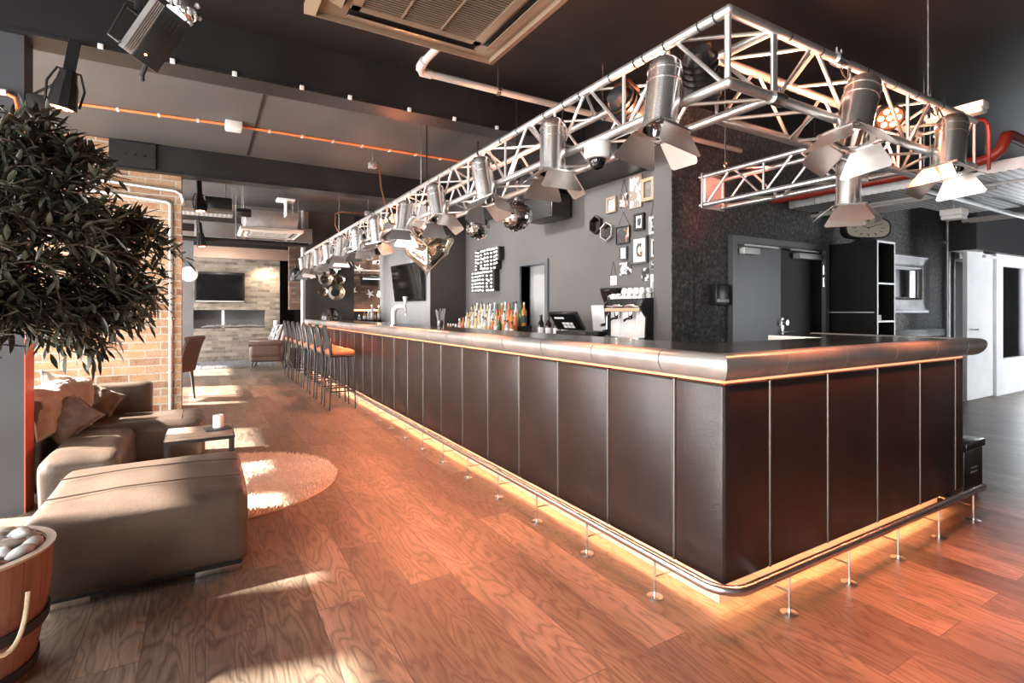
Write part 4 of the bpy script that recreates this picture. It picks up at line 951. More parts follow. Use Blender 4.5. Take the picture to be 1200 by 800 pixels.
# ------------------------------------------------------------------ bottles
def bottle(name, lb, p, h, r, gm, liquid=None, label=None, cap=None, group=None, neck=.34, cat='bottle'):
    t = thing(name, lb, cat, p, rnd.uniform(0, 6), group)
    s = h * (1 - neck)
    M().lathe([(0, 0), (r * .9, 0), (r, .006), (r, s - r * .5), (r * .8, s + r * .05), (r * .42, s + h * neck * .28), (.0135, s + h * neck * .42), (.0135, h - .02), (.016, h - .018), (.016, h - .006), (0, h - .005)], 14).done('glass', gm, t)
    if label: M().lathe([(r + .0006, s * .2), (r + .001, s * .2), (r + .001, s * .68), (r + .0006, s * .68)], 14).done('label', label, t)
    M().lathe([(0, h - .035), (.0165, h - .035), (.0165, h), (0, h)], 10).done('cap', cap or MATS['satin_black'], t)
    return t
mat('label_white', (.82, .8, .76), .6, nscale=30); mat('label_red', (.55, .08, .05), .6); mat('label_gold', (.6, .45, .2), .4); mat('label_black', (.03, .03, .03), .5)
G = MATS
kinds = {
 'clear': ('clear glass spirit bottle', 'clear spirits on the back bar', [G['label_white'], G['label_gold'], None], [G['steel'], G['white_plastic'], G['satin_black']]),
 'gold': ('pale golden liqueur bottle', 'golden liqueurs on the back bar', [G['label_white'], G['label_gold']], [G['label_gold'], G['satin_black']]),
 'orange': ('bright orange liqueur bottle', 'orange liqueurs on the back bar', [None, G['label_white'], G['label_red']], [G['satin_black'], G['label_red']]),
 'pink': ('pink gin bottle', 'pink gins on the back bar', [G['label_white'], None], [G['steel'], G['white_plastic']]),
 'amber': ('amber whisky bottle', 'amber whiskies on the back bar', [G['label_white'], G['label_black']], [G['satin_black'], G['label_gold']]),
 'green': ('dark green bottle', 'green bottles on the back bar', [G['label_white'], None], [G['label_red'], G['satin_black']])}
rows = [(4.07, .0, [('gold', .33), ('gold', .35), ('clear', .36), ('gold', .38), ('clear', .34), ('gold', .36), ('clear', .34), ('clear', .36), ('green', .33), ('amber', .35), ('clear', .36), ('orange', .35), ('green', .36), ('clear', .37), ('green', .34), ('amber', .35)]),
        (3.96, .05, [('gold', .30), ('gold', .31), ('clear', .31), ('gold', .30), ('pink', .30), ('clear', .32), ('gold', .29), ('clear', .30), ('clear', .30), ('orange', .31), ('orange', .30), ('clear', .30), ('orange', .31), ('orange', .30), ('orange', .27)]),
        (3.85, .0, [('pink', .22), ('orange', .24), ('clear', .25), ('gold', .26), ('pink', .24), ('gold', .27), ('gold', .25), ('clear', .27), ('clear', .25), ('clear', .24), ('orange', .24), ('pink', .26), ('green', .25), ('orange', .22), ('clear', .22), ('amber', .20)])]
step = thing('bottle_riser', 'stepped black riser under the rows of spirit bottles', 'riser', (4.0, 7.5, ZB))
M().box(-.085, .175, -1.02, .85, 0, .06).done('low_step', G['satin_black'], step, smooth=0); M().box(.02, .175, -1.02, .85, .06, .13).done('high_step', G['satin_black'], step, smooth=0)
for r_, (x, off, lst) in enumerate(rows):
    for k, (kd, h) in enumerate(lst):
        nm, gp, labs, caps = kinds[kd]
        y = 8.28 - .118 * k - off + rnd.uniform(-.012, .012); z = ZB + (.13, .06, 0)[r_]
        bottle('spirit_bottle', nm + ' standing in the crowded %s of the back bar' % ('top row', 'middle row', 'front row')[r_], (x + rnd.uniform(-.01, .01), y, z), h, rnd.uniform(.034, .042), G['glass_' + kd], label=rnd.choice(labs), cap=rnd.choice(caps), group=gp + ', ' + ('top row', 'middle row', 'front row')[r_])
for k in range(4):
    bottle('bitters_bottle', 'tiny bottle with pale cap before the spirit rows', (3.72, 8.52 - .11 * k, ZB), .13, .024, G[('glass_orange', 'glass_pink', 'glass_dark', 'glass_clear')[k]], label=G['label_white'], cap=G['white_plastic'], group='tiny bottles before the spirit rows')
for k in range(8):
    red = k in (5, 6)
    bottle('wine_bottle', 'wine bottle with %s capsule and white label by the till' % ('red' if red else 'black'), (3.93 - .07 * (k % 2), 5.86 - .088 * k, ZB), .30, .037, G['glass_dark'], label=G['label_white'], cap=G['crate_wood'] if red else G['satin_black'], group='wine bottles beside the till, %s capsules' % ('red' if red else 'black'))
# ------------------------------------------------------------------ till, coffee machine, grinder
t = thing('cash_register', 'black touchscreen till tilted back on the back counter', 'till', (3.76, 4.80, ZB), math.radians(8))
M().box(-.16, .2, -.24, .24, 0, .12, bev=.01).done('cash_drawer', G['satin_black'], t)
M().box(-.168, -.158, -.235, -.08, .015, .105, bev=.003).done('receipt_slot', G['charcoal_paint'], t)
mt = Matrix.Translation((-.15, 0, .13)) @ Matrix.Rotation(math.radians(-38), 4, 'Y')
M().box(0, .04, -.22, .22, 0, .25, bev=.01, mt=mt).done('display_body', G['satin_black'], t)
s = M().box(-.003, .0, -.2, .2, .02, .23, mt=mt).done('screen', G['screen'], t, smooth=0)
b = M()
for i in range(3):
    for j in range(2): b.box(-.005, -.003, .07 - .06 * i - .05, .07 - .06 * i, .04 + .045 * j, .075 + .045 * j, mt=mt)
b.box(-.005, -.003, .0, .15, .17, .195, mt=mt); b.done('screen_buttons', G['paper'], s, smooth=0)
t = thing('menu_board', 'white menu card standing behind the till', 'card', (4.0, 4.72, ZB))
M().box(-.006, .006, -.11, .11, .06, .42, mt=Matrix.Rotation(math.radians(-6), 4, 'Y')).done('card', G['paper'], t, smooth=0)
M().box(-.05, .05, -.1, .1, 0, .06, bev=.01).done('stand', G['satin_black'], t)
t = thing('espresso_machine', 'chrome and black two-group espresso machine piled with white cups', 'coffee machine', (4.03, 4.225, ZB))
t.scale = (.62, .79, 1)
M().box(-.12, .24, -.34, .34, .03, .36, bev=.012).done('body', G['white_ceramic'], t)
for s in (-1, 1):
    b = M(); b.prism([(-.24, .02), (.24, .02), (.24, .49), (-.16, .49), (-.26, .40), (-.2, .33), (-.13, .28), (-.15, .08), (-.24, .05)], -.36 * s - .012, -.36 * s + .012, mt=ROTX); b.done('side_panel', G['satin_black'], t)
M().box(-.2, .24, -.345, .345, .41, .485, bev=.012).done('top_housing', G['satin_black'], t)
M().box(-.26, -.19, -.345, .345, .345, .385, bev=.01).done('front_rail', G['pale_wood'], t)
M().box(-.24, .2, -.345, .345, .385, .415, bev=.006).done('control_panel', G['chrome'], t)
for y in (-.17, .1): M().box(-.262, -.235, y - .075, y + .075, .395, .425, bev=.008).done('button_strip', G['polished_alu'], t)
for y in (-.14, .14):
    g_ = M().lathe([(0, 0), (.035, 0), (.04, .02), (.04, .07), (0, .07)], 18, loc=(-.2, y, .27)).done('group_head', G['chrome'], t)
    M().tube([(-.2, y, .275), (-.3, y, .27), (-.36, y, .25)], [.014, .012, .016], 10).done('portafilter_handle', G['satin_black'], g_)
for y in (-.30, .30): M().tube([(-.2, y, .33), (-.25, y, .3), (-.26, y, .15)], .006, 8).done('steam_wand', G['chrome'], t)
b = M(); b.box(-.28, -.1, -.34, .34, .03, .075, bev=.006); b.done('drip_tray', G['polished_alu'], t)
for x in (-.2, .2):
    for y in (-.3, .3): M().lathe([(0, 0), (.022, 0), (.018, .04), (0, .04)], 12, loc=(x, y, 0)).done('foot', G['steel'], t)
M().tube([(-.18, -.34, .485), (-.18, -.34, .52), (-.18, .34, .52), (-.18, .34, .485)], .005, 6).done('cup_rail', G['chrome'], t)
def cup(p):
    c = M(); c.lathe([(0, .058), (.022, .058), (.034, .03), (.042, 0), (.039, 0), (.031, .03), (.02, .053), (0, .053)], 18)
    o = c.done('coffee_cup', G['white_ceramic']); o.location = p; o.rotation_euler.z = rnd.uniform(0, 6)
    M().tube([(.034, 0, .045), (.052, 0, .045), (.056, 0, .03), (.05, 0, .018), (.038, 0, .016)], .004, 6).done('cup_handle', G['white_ceramic'], o)
    return tag(o, 'white cup turned upside down on top of the espresso machine', 'cup', 'white cups on the espresso machine')
for i in range(3):
    for j in range(6): cup((3.935 + .09 * i + rnd.uniform(-.003, .003), 3.985 + .088 * j + rnd.uniform(-.006, .006), ZB + .4855))
for i in range(2):
    for j in range(4): cup((3.98 + .09 * i, 4.02 + .09 * j, ZB + .544))
t = thing('coffee_grinder', 'coffee grinder with a dark bean hopper beside the espresso machine', 'grinder', (4.06, 4.60, ZB))
M().box(-.08, .1, -.075, .075, 0, .36, bev=.02).done('body', G['satin_black'], t)
M().lathe([(.05, .36), (.07, .40), (.125, .56), (.13, .60), (.125, .60), (.066, .41), (.045, .37)], 24).done('hopper', G['glass_dark'], t)
M().lathe([(0, .6), (.132, .6), (.135, .615), (0, .625)], 24).done('hopper_lid', G['satin_black'], t)
M().tube([(-.08, 0, .2), (-.15, 0, .19)], .018, 10).done('spout', G['chrome'], t)
# ------------------------------------------------------------------ on the bar top
ZT = 1.1125
t = thing('beer_tap', 'curved white beer tap column with a fan-shaped handle on the bar', 'beer tap', (2.08, 6.5, ZT), math.radians(-30))
M().lathe([(0, 0), (.06, 0), (.06, .012), (.04, .02), (0, .02)], 24).done('base', G['chrome'], t)
M().tube([(0, 0, .015), (0, 0, .16), (.01, 0, .2), (.04, 0, .235), (.09, 0, .245), (.15, 0, .245)], [.036, .034, .034, .033, .03, .028], 16).done('column', G['white_ceramic'], t)
M().tube([(.14, 0, .245), (.155, 0, .22), (.155, 0, .13)], [.018, .014, .009], 12).done('spout', G['chrome'], t)
M().lathe([(0, .25), (.012, .25), (.014, .28), (.034, .36), (.03, .37), (0, .372)], 16, loc=(.15, 0, 0)).done('tap_handle', G['white_plastic'], t)
t = thing('straw_holder', 'glass of grey drinking straws standing on the bar', 'straw holder', (2.12, 5.05, ZT))
M().lathe([(0, 0), (.035, 0), (.04, .09), (.037, .09), (.032, .004), (0, .004)], 18).done('tumbler', G['glass'], t)
for k in range(14):
    a = 2.4 * k; M().tube([(.02 * math.cos(a), .02 * math.sin(a), .006), (.05 * math.cos(a), .05 * math.sin(a), .19 + .01 * (k % 3))], .003, 6).done('straw', G['pvc_grey'], t)
t = thing('serving_dome', 'black half-dome cabinet with a glass front at the far end of the bar', 'dome', (2.28, 11.35, ZT))
M().lathe([(0, 0), (.21, 0), (.21, .012), (0, .012)], 28).done('base', G['satin_black'], t)
b = M(); b.lathe([(.205, .012)] + [(.205 * math.cos(a), .012 + .25 * math.sin(a)) for a in [PI / 2 * k / 10 for k in range(1, 10)]] + [(0, .262)], 32); b.done('dome', G['satin_black'], t)
b = M(); b.lathe([(.207 * math.cos(a), .012 + .252 * math.sin(a)) for a in [PI / 2 * k / 10 for k in range(0, 8)]], 32)
b.bm.faces.ensure_lookup_table()
bmesh.ops.delete(b.bm, geom=[f for f in b.bm.faces if not (f.calc_center_median().y < -.1 and abs(f.calc_center_median().x) < .09)], context='FACES'); b.done('window', G['smoke_mirror'], t)
for k, (y, x, kd, h) in enumerate(((3.0, 11.87, 'clear', .12), (3.12, 11.88, 'amber', .2), (3.22, 11.9, 'clear', .22), (3.29, 11.86, 'clear', .35), (3.36, 11.9, 'amber', .25), (3.45, 11.87, 'gold', .33), (3.52, 11.9, 'clear', .15), (3.59, 11.87, 'pink', .17))):
    bottle('ledge_bottle', ('short clear jar on the pass-through ledge, nearest the dark wall', 'amber bottle with red cap on the pass-through ledge', 'white-labelled clear bottle on the pass-through ledge', 'tall clear bottle with long neck on the pass-through ledge', 'brown bottle right of the tall clear one on the ledge', 'tall golden bottle on the pass-through ledge', 'short clear jar beside the tall golden bottle', 'pink jar on the ledge nearest the grey pier')[k], (y, x, 1.09), h, .036, G['glass_' + kd], label=G['label_white'], cap=G['label_red'] if k == 1 else G['steel'])
# cluster of mirror discs on the olive wall
t = thing('disc_sculpture', 'cluster of five round gilt mirror dishes on the olive wall', 'wall lamp', (2.35, 11.80, 1.85))
for k, (x, z, r) in enumerate(((-.10, .12, .15), (.03, .27, .10), (.16, .11, .11), (.10, -.13, .18), (-.16, -.12, .105))):
    o = M().lathe([(0, .008), (r * .3, .008), (r * .6, .02), (r * .96, .055), (r, .06), (r * .98, .05), (r * .6, .01), (0, -.001)], 32, mt=orient((x * 1.12, -.04 - .012 * k, z * 1.12), (0, -1, 0))).done('mirror_dish', G['heart_glass'], t)
    M().lathe([(0, .03), (r * .4, .03), (r * .38, .045), (0, .05)], 20, mt=orient((x * 1.12, -.05 - .012 * k, z * 1.12), (0, -1, 0))).done('disc_shade', G['smoke_mirror' if k != 3 else 'matt_black'], o)
    M().tube([(x * 1.12, 0, z * 1.12), (x * 1.12, -.05 - .012 * k, z * 1.12)], .012).done('stem', G['bronze'], o)
# television on a ceiling pole beside the pier
t = thing('television', 'black television tilted forward on a ceiling pole in front of the grey pier', 'television', (3.34, 9.62, 1.84), rot=(0, math.radians(-7), math.radians(6)))
M().box(-.025, .025, -.62, .62, -.36, .36, bev=.008).done('bezel', G['tv_bezel'], t)
M().box(-.028, -.024, -.59, .59, -.33, .33).done('screen', G['screen'], t, smooth=0)
M().box(.025, .07, -.25, .25, -.2, .2, bev=.01).done('back_box', G['tv_bezel'], t)
t = thing('television_pole', 'twin white ceiling poles carrying the tilted television', 'pole', (3.44, 9.60, 2.0))
for y in (-.04, .04): M().tube([(0, y, 0), (0, y, ZC - 2.0)], .014, 10).done('pole', G['white_plastic'], t)
# room beyond the pass-through
t = thing('pendant_bulb', 'bare glowing bulb on a cord in the brick room beyond the bar', 'pendant lamp', (3.90, 13.4, 1.72))
M().lathe([(0, -.06), (.035, -.05), (.05, -.02), (.045, .02), (.022, .06), (.02, .09), (0, .09)], 16).done('bulb', G['lamp_warm'], t)
M().lathe([(0, .085), (.024, .085), (.024, .14), (0, .15)], 14).done('socket', G['satin_black'], t)
M().tube([(0, 0, .14), (0, 0, ZC - 1.72)], .006, 6).done('cord', G['linen'], t)
t = thing('wall_heater', 'long black heater panel with a pale glowing line on the brown brick wall', 'heater', (4.12, 14.66, 2.02))
M().box(-.38, .62, -.06, .03, 0, .26, bev=.01).done('body', G['satin_black'], t); M().box(-.33, .32, -.066, -.058, .16, .19).done('light_line', G['bulb_lit'], t, smooth=0)
t = thing('brick_room_pipe', 'grey pipe running level across the brown brick wall', 'pipe', (4.4, 14.5, 2.42)); M().tube([(-1.1, 0, 0), (1.4, 0, 0)], .03, 10).done('pipe', G['pvc_grey'], t)
for x in (-.6, .6): M().box(x - .02, x + .02, -.02, .2, -.02, .02).done('clamp', G['steel'], t, smooth=0)
t = thing('wall_projector', 'white projector hanging in the brick room beyond the bar', 'projector', (4.05, 13.9, 2.55)); M().box(-.16, .16, -.12, .12, 0, .1, bev=.02).done('body', G['white_plastic'], t); M().tube([(.1, 0, .1), (.1, 0, ZC - 2.55)], .012, 8).done('pole', G['white_plastic'], t); M().lathe([(0, 0), (.035, 0), (.035, .03), (0, .03)], 14, mt=orient((-.08, -.12, .05), (0, -1, 0))).done('lens', G['screen'], t)
for k, (x, z, lb) in enumerate(((3.70, 2.48, 'pale starfish ornament highest on the brown brick wall'), (3.55, 1.85, 'pale starfish ornament on the brown brick wall nearest the olive wall'), (4.02, 1.78, 'pale starfish ornament below the black heater panel'), (4.55, 1.66, 'pale starfish ornament nearest the grey pier'))):
    t = thing('star_ornament', lb, 'ornament', (x, 14.70, z)); P = []
    for j in range(10): a = PI * j / 5 + k; r = .13 if j % 2 == 0 else .04; P.append((r * math.cos(a), r * math.sin(a)))
    M().prism(P, 0, .03, mt=ROTX).done('star', G['paper'], t, smooth=0)
# ------------------------------------------------------------------ leather seating on the left
LT = MATS['leather_taupe']
t = thing('ottoman', 'large square taupe leather ottoman between the planter and the round rug', 'ottoman', (-.24, 3.33, 0))
M().rbox((0, 0, .235), (.43, .46, .175), .05, 12, puff=.03, wr=.006, seed=3).done('cushion', LT, t)
M().box(-.40, .40, -.43, .43, .045, .08, bev=.01).done('base_frame', MATS['matt_black'], t)
for x in (-.3, .3):
    for y in (-.38, .38): M().box(x - .1, x + .1, y - .012, y + .012, 0, .046, bev=.003).done('leg', MATS['steel'], t)
for y in (-.2, .14): M().tube([(-.40, y, .432 + .0), (-.1, y + .01, .445), (.2, y - .005, .443), (.40, y, .425)], .004, 6).done('seam', LT, t)
t = thing('corner_sofa', 'low taupe leather corner sofa against the brick wall with seats in an L', 'sofa', (-.5, 5.0, 0))
for c, h, sd in (((-.665, 4.53, .235), (.205, .475, .17), 5), ((-.50, 5.31, .235), (.50, .31, .17), 9)):
    M().rbox(c, h, .07, 12, puff=.025, wr=.01, seed=sd).done('seat_cushion', LT, t, world=True)
M().box(-.85, -.50, 4.1, 5.6, .045, .08).done('base_frame', MATS['matt_black'], t, world=True, smooth=0)
M().box(-.50, -.05, 5.05, 5.6, .045, .08).done('base_frame', MATS['matt_black'], t, world=True, smooth=0)
M().rbox((-.68, 5.70, .36), (.27, .085, .30), .035, 8, wr=.006, seed=2).done('backrest', LT, t, world=True)
M().rbox((-1.04, 5.18, .37), (.09, .50, .33), .04, 8, wr=.006, seed=8).done('backrest', LT, t, world=True)
for x, y in ((-.82, 4.15), (-.5, 4.15), (-.08, 5.1), (-.08, 5.58), (-.9, 5.55)):
    M().box(x - .03, x + .03, y - .03, y + .03, 0, .046).done('leg', MATS['steel'], t, world=True, smooth=0)
M().tube([(-.16, 5.01, .30), (-.165, 5.02, .385), (-.17, 5.1, .415), (-.17, 5.52, .415), (-.17, 5.6, .38)], .004, 6).done('seam', LT, t, world=True)
def pillow(lb, p, rot, w, h, th, m, seed, name='throw_pillow'):
    t = thing(name, lb, 'pillow', p, rot=rot)
    b = M(); n = 18
    for s in (1, -1):
        vs = []; fs = []
        for i in range(n + 1):
            for j in range(n + 1):
                u, v = 2 * i / n - 1, 2 * j / n - 1
                k = ((1 - abs(u) ** 2.6) * (1 - abs(v) ** 2.6))
                pin = 1 - .10 * (1 - u * u) * abs(v) ** 3 ; pin2 = 1 - .10 * (1 - v * v) * abs(u) ** 3
                z = th * max(0, k) ** .55 * s
                wv = V((u * 2.2 + seed, v * 2.2, seed * .7))
                z += s * .018 * noise.noise(wv * 1.6) * min(1, 3 * k) + s * .02 * math.sin(6 * u * v + 5 * noise.noise(wv)) * min(1, 2 * k) * (.4 + .6 * abs(u))
                vs.append((u * w * pin2, v * h * pin, z))
        for i in range(n):
            for j in range(n): q = i * (n + 1) + j; fs.append((q, q + 1, q + n + 2, q + n + 1))
        b.raw(vs, fs)
    bmesh.ops.remove_doubles(b.bm, verts=b.bm.verts[:], dist=.0006)
    b.done('cover', m, t, smooth=70)
    e = []
    for s0 in range(4):
        for i in range(10):
            u = -1 + 2 * i / 10
            q = ((u, -1), (1, u), (-u, 1), (-1, -u))[s0]
            pin = 1 - .10 * (1 - q[0] ** 2) * abs(q[1]) ** 3; pin2 = 1 - .10 * (1 - q[1] ** 2) * abs(q[0]) ** 3
            e.append((q[0] * w * pin2, q[1] * h * pin, 0))
    M().tube(e, .006, 6, closed=True).done('piping', MATS['paper'] if m is MATS['linen'] else m, t)
    return t
pillow('pale linen pillow half hidden by the grey steel column', (-.93, 4.84, .60), (math.radians(76), 0, math.radians(62)), .19, .19, .10, MATS['linen'], 1)
pillow('pale linen pillow leaning highest, behind the brown pillow', (-.90, 5.10, .63), (math.radians(64), math.radians(18), math.radians(40)), .185, .2, .10, MATS['linen'], 4)
pillow('brown linen pillow in front, lying tilted against the pale pillow', (-.86, 4.84, .535), (math.radians(56), math.radians(-38), math.radians(25)), .155, .155, .10, MATS['linen_brown'], 7)
pillow('round-looking crumpled brown pillow on the far seat beside the short backrest', (-.77, 5.42, .535), (math.radians(64), math.radians(30), math.radians(5)), .145, .145, .10, MATS['linen_brown'], 12)
# side table with candle
t = thing('side_table', 'low side table with tiled stone top and black frame behind the ottoman', 'table', (-.03, 4.43, 0))
M().box(-.205, .205, -.20, .20, .405, .42, bev=.002).done('table_top', MATS['slate_top'], t)
b = M()
for y in (-.20, .20): b.box(-.21, .21, y - .01, y + .01, .385, .407)
for x in (-.205, .205): b.box(x - .01, x + .01, -.19, .19, .385, .407)
b.done('frame', MATS['satin_black'], t, smooth=0)
for x in (-.2, .2):
    for y in (-.19, .19): M().box(x - .011, x + .011, y - .011, y + .011, 0, .386).done('leg', MATS['satin_black'], t, smooth=0)
t = thing('candle_tray', 'flat dark slate tray on the corner of the side table', 'tray', (.08, 4.44, .42), math.radians(8)); M().box(-.085, .085, -.07, .07, 0, .012, bev=.003).done('slab', MATS['slate_tray'], t)
t = thing('pillar_candle', 'thick white pillar candle on the slate tray of the side table', 'candle', (.085, 4.46, .4322))
M().lathe([(0, 0), (.036, 0), (.036, .082), (.031, .09), (.022, .082), (0, .08)], 24).done('wax', MATS['wax'], t); M().tube([(0, 0, .08), (.003, 0, .094)], .002, 6).done('wick', MATS['rubber'], t)
# round shaggy rug
def shag(name, lb, c, rx, ry, m, num, hgt, square=False):
    t = thing(name, lb, 'rug', (*c, 0))
    if square: M().box(-rx, rx, -ry, ry, .001, .012).done('backing', m, t, smooth=0)
    else: M().lathe([(0, .001), (1, .001), (1, .012), (0, .012)], 48, mt=Matrix.Diagonal((rx, ry, 1, 1))).done('backing', m, t, smooth=0)
    b = M()
    for k in range(num):
        if square: x, y = rnd.uniform(-rx, rx), rnd.uniform(-ry, ry)
        else:
            r = math.sqrt(rnd.random()); a = rnd.uniform(0, 2 * PI); x, y = rx * r * math.cos(a), ry * r * math.sin(a)
        a = rnd.uniform(0, 2 * PI); l = hgt * rnd.uniform(.7, 1.2); w = .007; dx, dy = math.cos(a), math.sin(a); lx, ly = rnd.uniform(-.018, .018), rnd.uniform(-.018, .018)
        b.raw([(x - w * dx, y - w * dy, .008), (x + w * dx, y + w * dy, .008), (x - w * dy, y + w * dx, .008), (x + lx, y + ly, l)], [(0, 1, 3), (1, 2, 3), (2, 0, 3)])
    b.done('pile', m, t, smooth=80, kind='stuff')
    return t
shag('round_rug', 'round beige shaggy rug on the floor beside the ottoman', (.10, 4.44), .82, .82, MATS['wool'], 15000, .034)
shag('sheepskin_rug', 'grey shaggy rug in front of the far brick hearth', (.55, 14.1), .95, .75, MATS['grey_wool'], 7000, .06, True)
# ------------------------------------------------------------------ planter with olive tree
PC = V((-.728, 2.51, 0))
t = thing('wooden_planter', 'round wooden bucket planter with rope handle in the near corner', 'planter', PC)
N = 20; RB, RT, HP = .185, .245, .45
b = M()
for k in range(N):
    a0, a1 = 2 * PI * k / N + .006, 2 * PI * (k + 1) / N - .006; vs = []
    for z, r in ((0, RB), (.16, RB + .03), (.31, RB + .052), (HP, RT)):
        for a in (a0, (a0 + a1) / 2, a1): vs.append((r * math.cos(a), r * math.sin(a), z))
        for a in (a1, (a0 + a1) / 2, a0): vs.append(((r - .02) * math.cos(a), (r - .02) * math.sin(a), z))
    fs = [(0, 1, 2, 3, 4, 5), (18, 19, 20, 21, 22, 23)]
    for i in range(3):
        for j in range(6): fs.append((i * 6 + j, i * 6 + (j + 1) % 6, i * 6 + 6 + (j + 1) % 6, i * 6 + 6 + j))
    b.raw(vs, fs)
b.done('staves', MATS['planter_wood'], t, smooth=0)
M().lathe([(RT - .024, HP - .003), (RT + .004, HP - .003), (RT + .006, HP + .006), (RT - .022, HP + .006)], 40).done('rim', MATS['board_wood'], t)
for z, r in ((.20, .228), (.045, .198)): M().lathe([(r - .004, z - .019), (r + .0035, z - .019), (r + .007, z + .019), (r, z + .019)], 40).done('hoop', MATS['matt_black'], t)
pa, pb = math.radians(-74), math.radians(-34)
M().tube([((.249 - .012 * 0) * math.cos(a) * (1 + .16 * math.sin(u * PI)), .249 * math.sin(a) * (1 + .16 * math.sin(u * PI)), (.34) - .15 * math.sin(u * PI) ** .8) for u, a in [(k / 14, pa + (pb - pa) * k / 14) for k in range(15)]], .0075, 8).done('rope_handle', MATS['rope'], t)
M().lathe([(0, HP - .02), (RT - .026, HP - .03), (RT - .026, HP - .06), (0, HP - .06)], 30).done('soil', MATS['soil'], t)
def stone(p, s, m):
    b = M(); t_ = bmesh.new(); bmesh.ops.create_icosphere(t_, subdivisions=2, radius=1); sd = rnd.uniform(0, 99)
    for v in t_.verts:
        q = v.co * (1 + .28 * noise.noise(v.co * 1.3 + V((sd, 0, 0)))); v.co = V((q.x * s[0], q.y * s[1], q.z * s[2]))
    b.merge(t_); o = b.done('pebble', m, smooth=50); o.location = p; o.rotation_euler = (rnd.uniform(-.4, .4), rnd.uniform(-.4, .4), rnd.uniform(0, 6))
    return o
k = 0
for ring, (r, cnt) in enumerate(((.185, 15), (.125, 11), (.06, 6))):
    for j in range(cnt):
        a = 2 * PI * (j + .5 * ring) / cnt + rnd.uniform(-.1, .1); s = rnd.uniform(.022, .036); warm = k % 4 == 3
        tag(stone((PC.x + r * math.cos(a), PC.y + r * math.sin(a), HP - .004 + rnd.uniform(0, .012)), (s * 1.25, s * .9, s * .6), MATS['stone_warm' if warm else 'stone']),
            'brownish pebble among the grey ones in the wooden planter' if warm else 'light grey pebble on the soil of the wooden planter', 'pebble', 'brownish planter pebbles' if warm else 'grey planter pebbles'); k += 1
for j in range(9):
    a = rnd.uniform(0, 2 * PI); r = rnd.uniform(.07, .19); s = rnd.uniform(.022, .034)
    tag(stone((PC.x + r * math.cos(a), PC.y + r * math.sin(a), HP + .035), (s * 1.3, s * .85, s * .55), MATS['stone']), 'light grey pebble heaped on top in the wooden planter', 'pebble', 'heaped planter pebbles')
t = thing('olive_tree', 'leafy olive tree growing from the wooden planter in front of the column', 'tree', (PC.x, PC.y, HP - .05))
base = V((0, 0, 0))
M().tube([(0, 0, 0), (-.03, .02, .3), (-.05, .0, .6), (-.02, -.02, .95), (-.0, .0, 1.3), (.03, .03, 1.55)], [.03, .026, .023, .02, .015, .008], 10).done('trunk', MATS['bark'], t)
# leafy masses: centre (from planter centre / height above soil), radii, number of twigs
SH = V((.063, -.03, 0))
MASS = [((.0, -.08, 1.22), (.26, .22, .28), 95), ((.22, -.02, 1.25), (.20, .2, .22), 75), ((.16, -.05, 1.48), (.18, .16, .10), 36), ((-.15, -.1, 1.40), (.2, .18, .2), 46),
        ((.33, .05, 1.05), (.15, .14, .15), 44), ((.42, .07, 1.23), (.10, .1, .07), 15), ((.20, .0, .93), (.15, .14, .11), 40), ((-.02, -.06, .95), (.2, .18, .14), 46), ((-.15, -.15, .86), (.15, .14, .14), 16), ((.36, .06, .96), (.1, .1, .09), 15), ((.24, .02, .82), (.09, .09, .05), 8), ((.5, .1, 1.17), (.05, .05, .03), 3), ((-.2, -.16, 1.0), (.16, .15, .16), 30), ((-.12, -.1, 1.5), (.14, .14, .12), 22)]
br = M(); lf = M(); hub = V((-.02, -.01, 1.0))
def leaf(p, d, up, l, w):
    d = d.normalized(); s = d.cross(up)
    if s.length < .1: s = d.cross(V((1, .3, 0)))
    s.normalize(); n_ = s.cross(d); c = rnd.uniform(-.25, .25) * l
    pts = [p]; prof = ((.22, .7), (.5, 1), (.78, .62)); vs = [p]
    for u, k in prof:
        m_ = p + d * l * u + n_ * c * u * u; vs += [m_ - s * w * k + n_ * w * .35, m_, m_ + s * w * k + n_ * w * .35]
    vs.append(p + d * l + n_ * c)
    lf.raw(vs, [(0, 2, 1), (0, 3, 2), (1, 2, 5, 4), (2, 3, 6, 5), (4, 5, 8, 7), (5, 6, 9, 8), (7, 8, 10), (8, 9, 10)])
for c, r, cnt in MASS:
    c = V(c) + SH
    br.tube([hub + (c - hub) * .05, hub + (c - hub) * .5 + V((0, 0, .05)), c], [.011, .007, .004], 6)
    for k in range(int(cnt * 1.8)):
        q = V((rnd.gauss(0, 1), rnd.gauss(0, 1), rnd.gauss(0, 1))); q = q.normalized() * rnd.random() ** .4
        e = c + V((q.x * r[0], q.y * r[1], q.z * r[2])); d = (e - hub).normalized() + V((rnd.uniform(-.7, .7), rnd.uniform(-.7, .7), rnd.uniform(-.8, .4))); d.normalize()
        L = rnd.uniform(.10, .19); s0 = e - d * L * .5; pts = [s0 + d * L * u + V((0, 0, -.05 * u * u)) for u in (0, .5, 1)]
        br.tube(pts, [.0028, .002, .001], 4)
        for j in range(11):
            u = (j + .5) / 11; p = s0 + d * L * u + V((0, 0, -.05 * u * u)); a = 2.4 * j + rnd.uniform(-.3, .3)
            sd = d.cross(V((0, 0, 1)));  sd = sd.normalized() if sd.length > .05 else V((1, 0, 0)); up = sd.cross(d)
            ld = d * rnd.uniform(.5, 1.1) + (sd * math.cos(a) + up * math.sin(a)) * .9 + V((0, 0, -.15))
            leaf(p, ld, V((rnd.uniform(-.5, .5), rnd.uniform(-.5, .5), 1)), rnd.uniform(.05, .08), rnd.uniform(.0065, .0098))
br.done('branches', MATS['bark'], t); lf.done('foliage', MATS['leaf'], t, smooth=60)
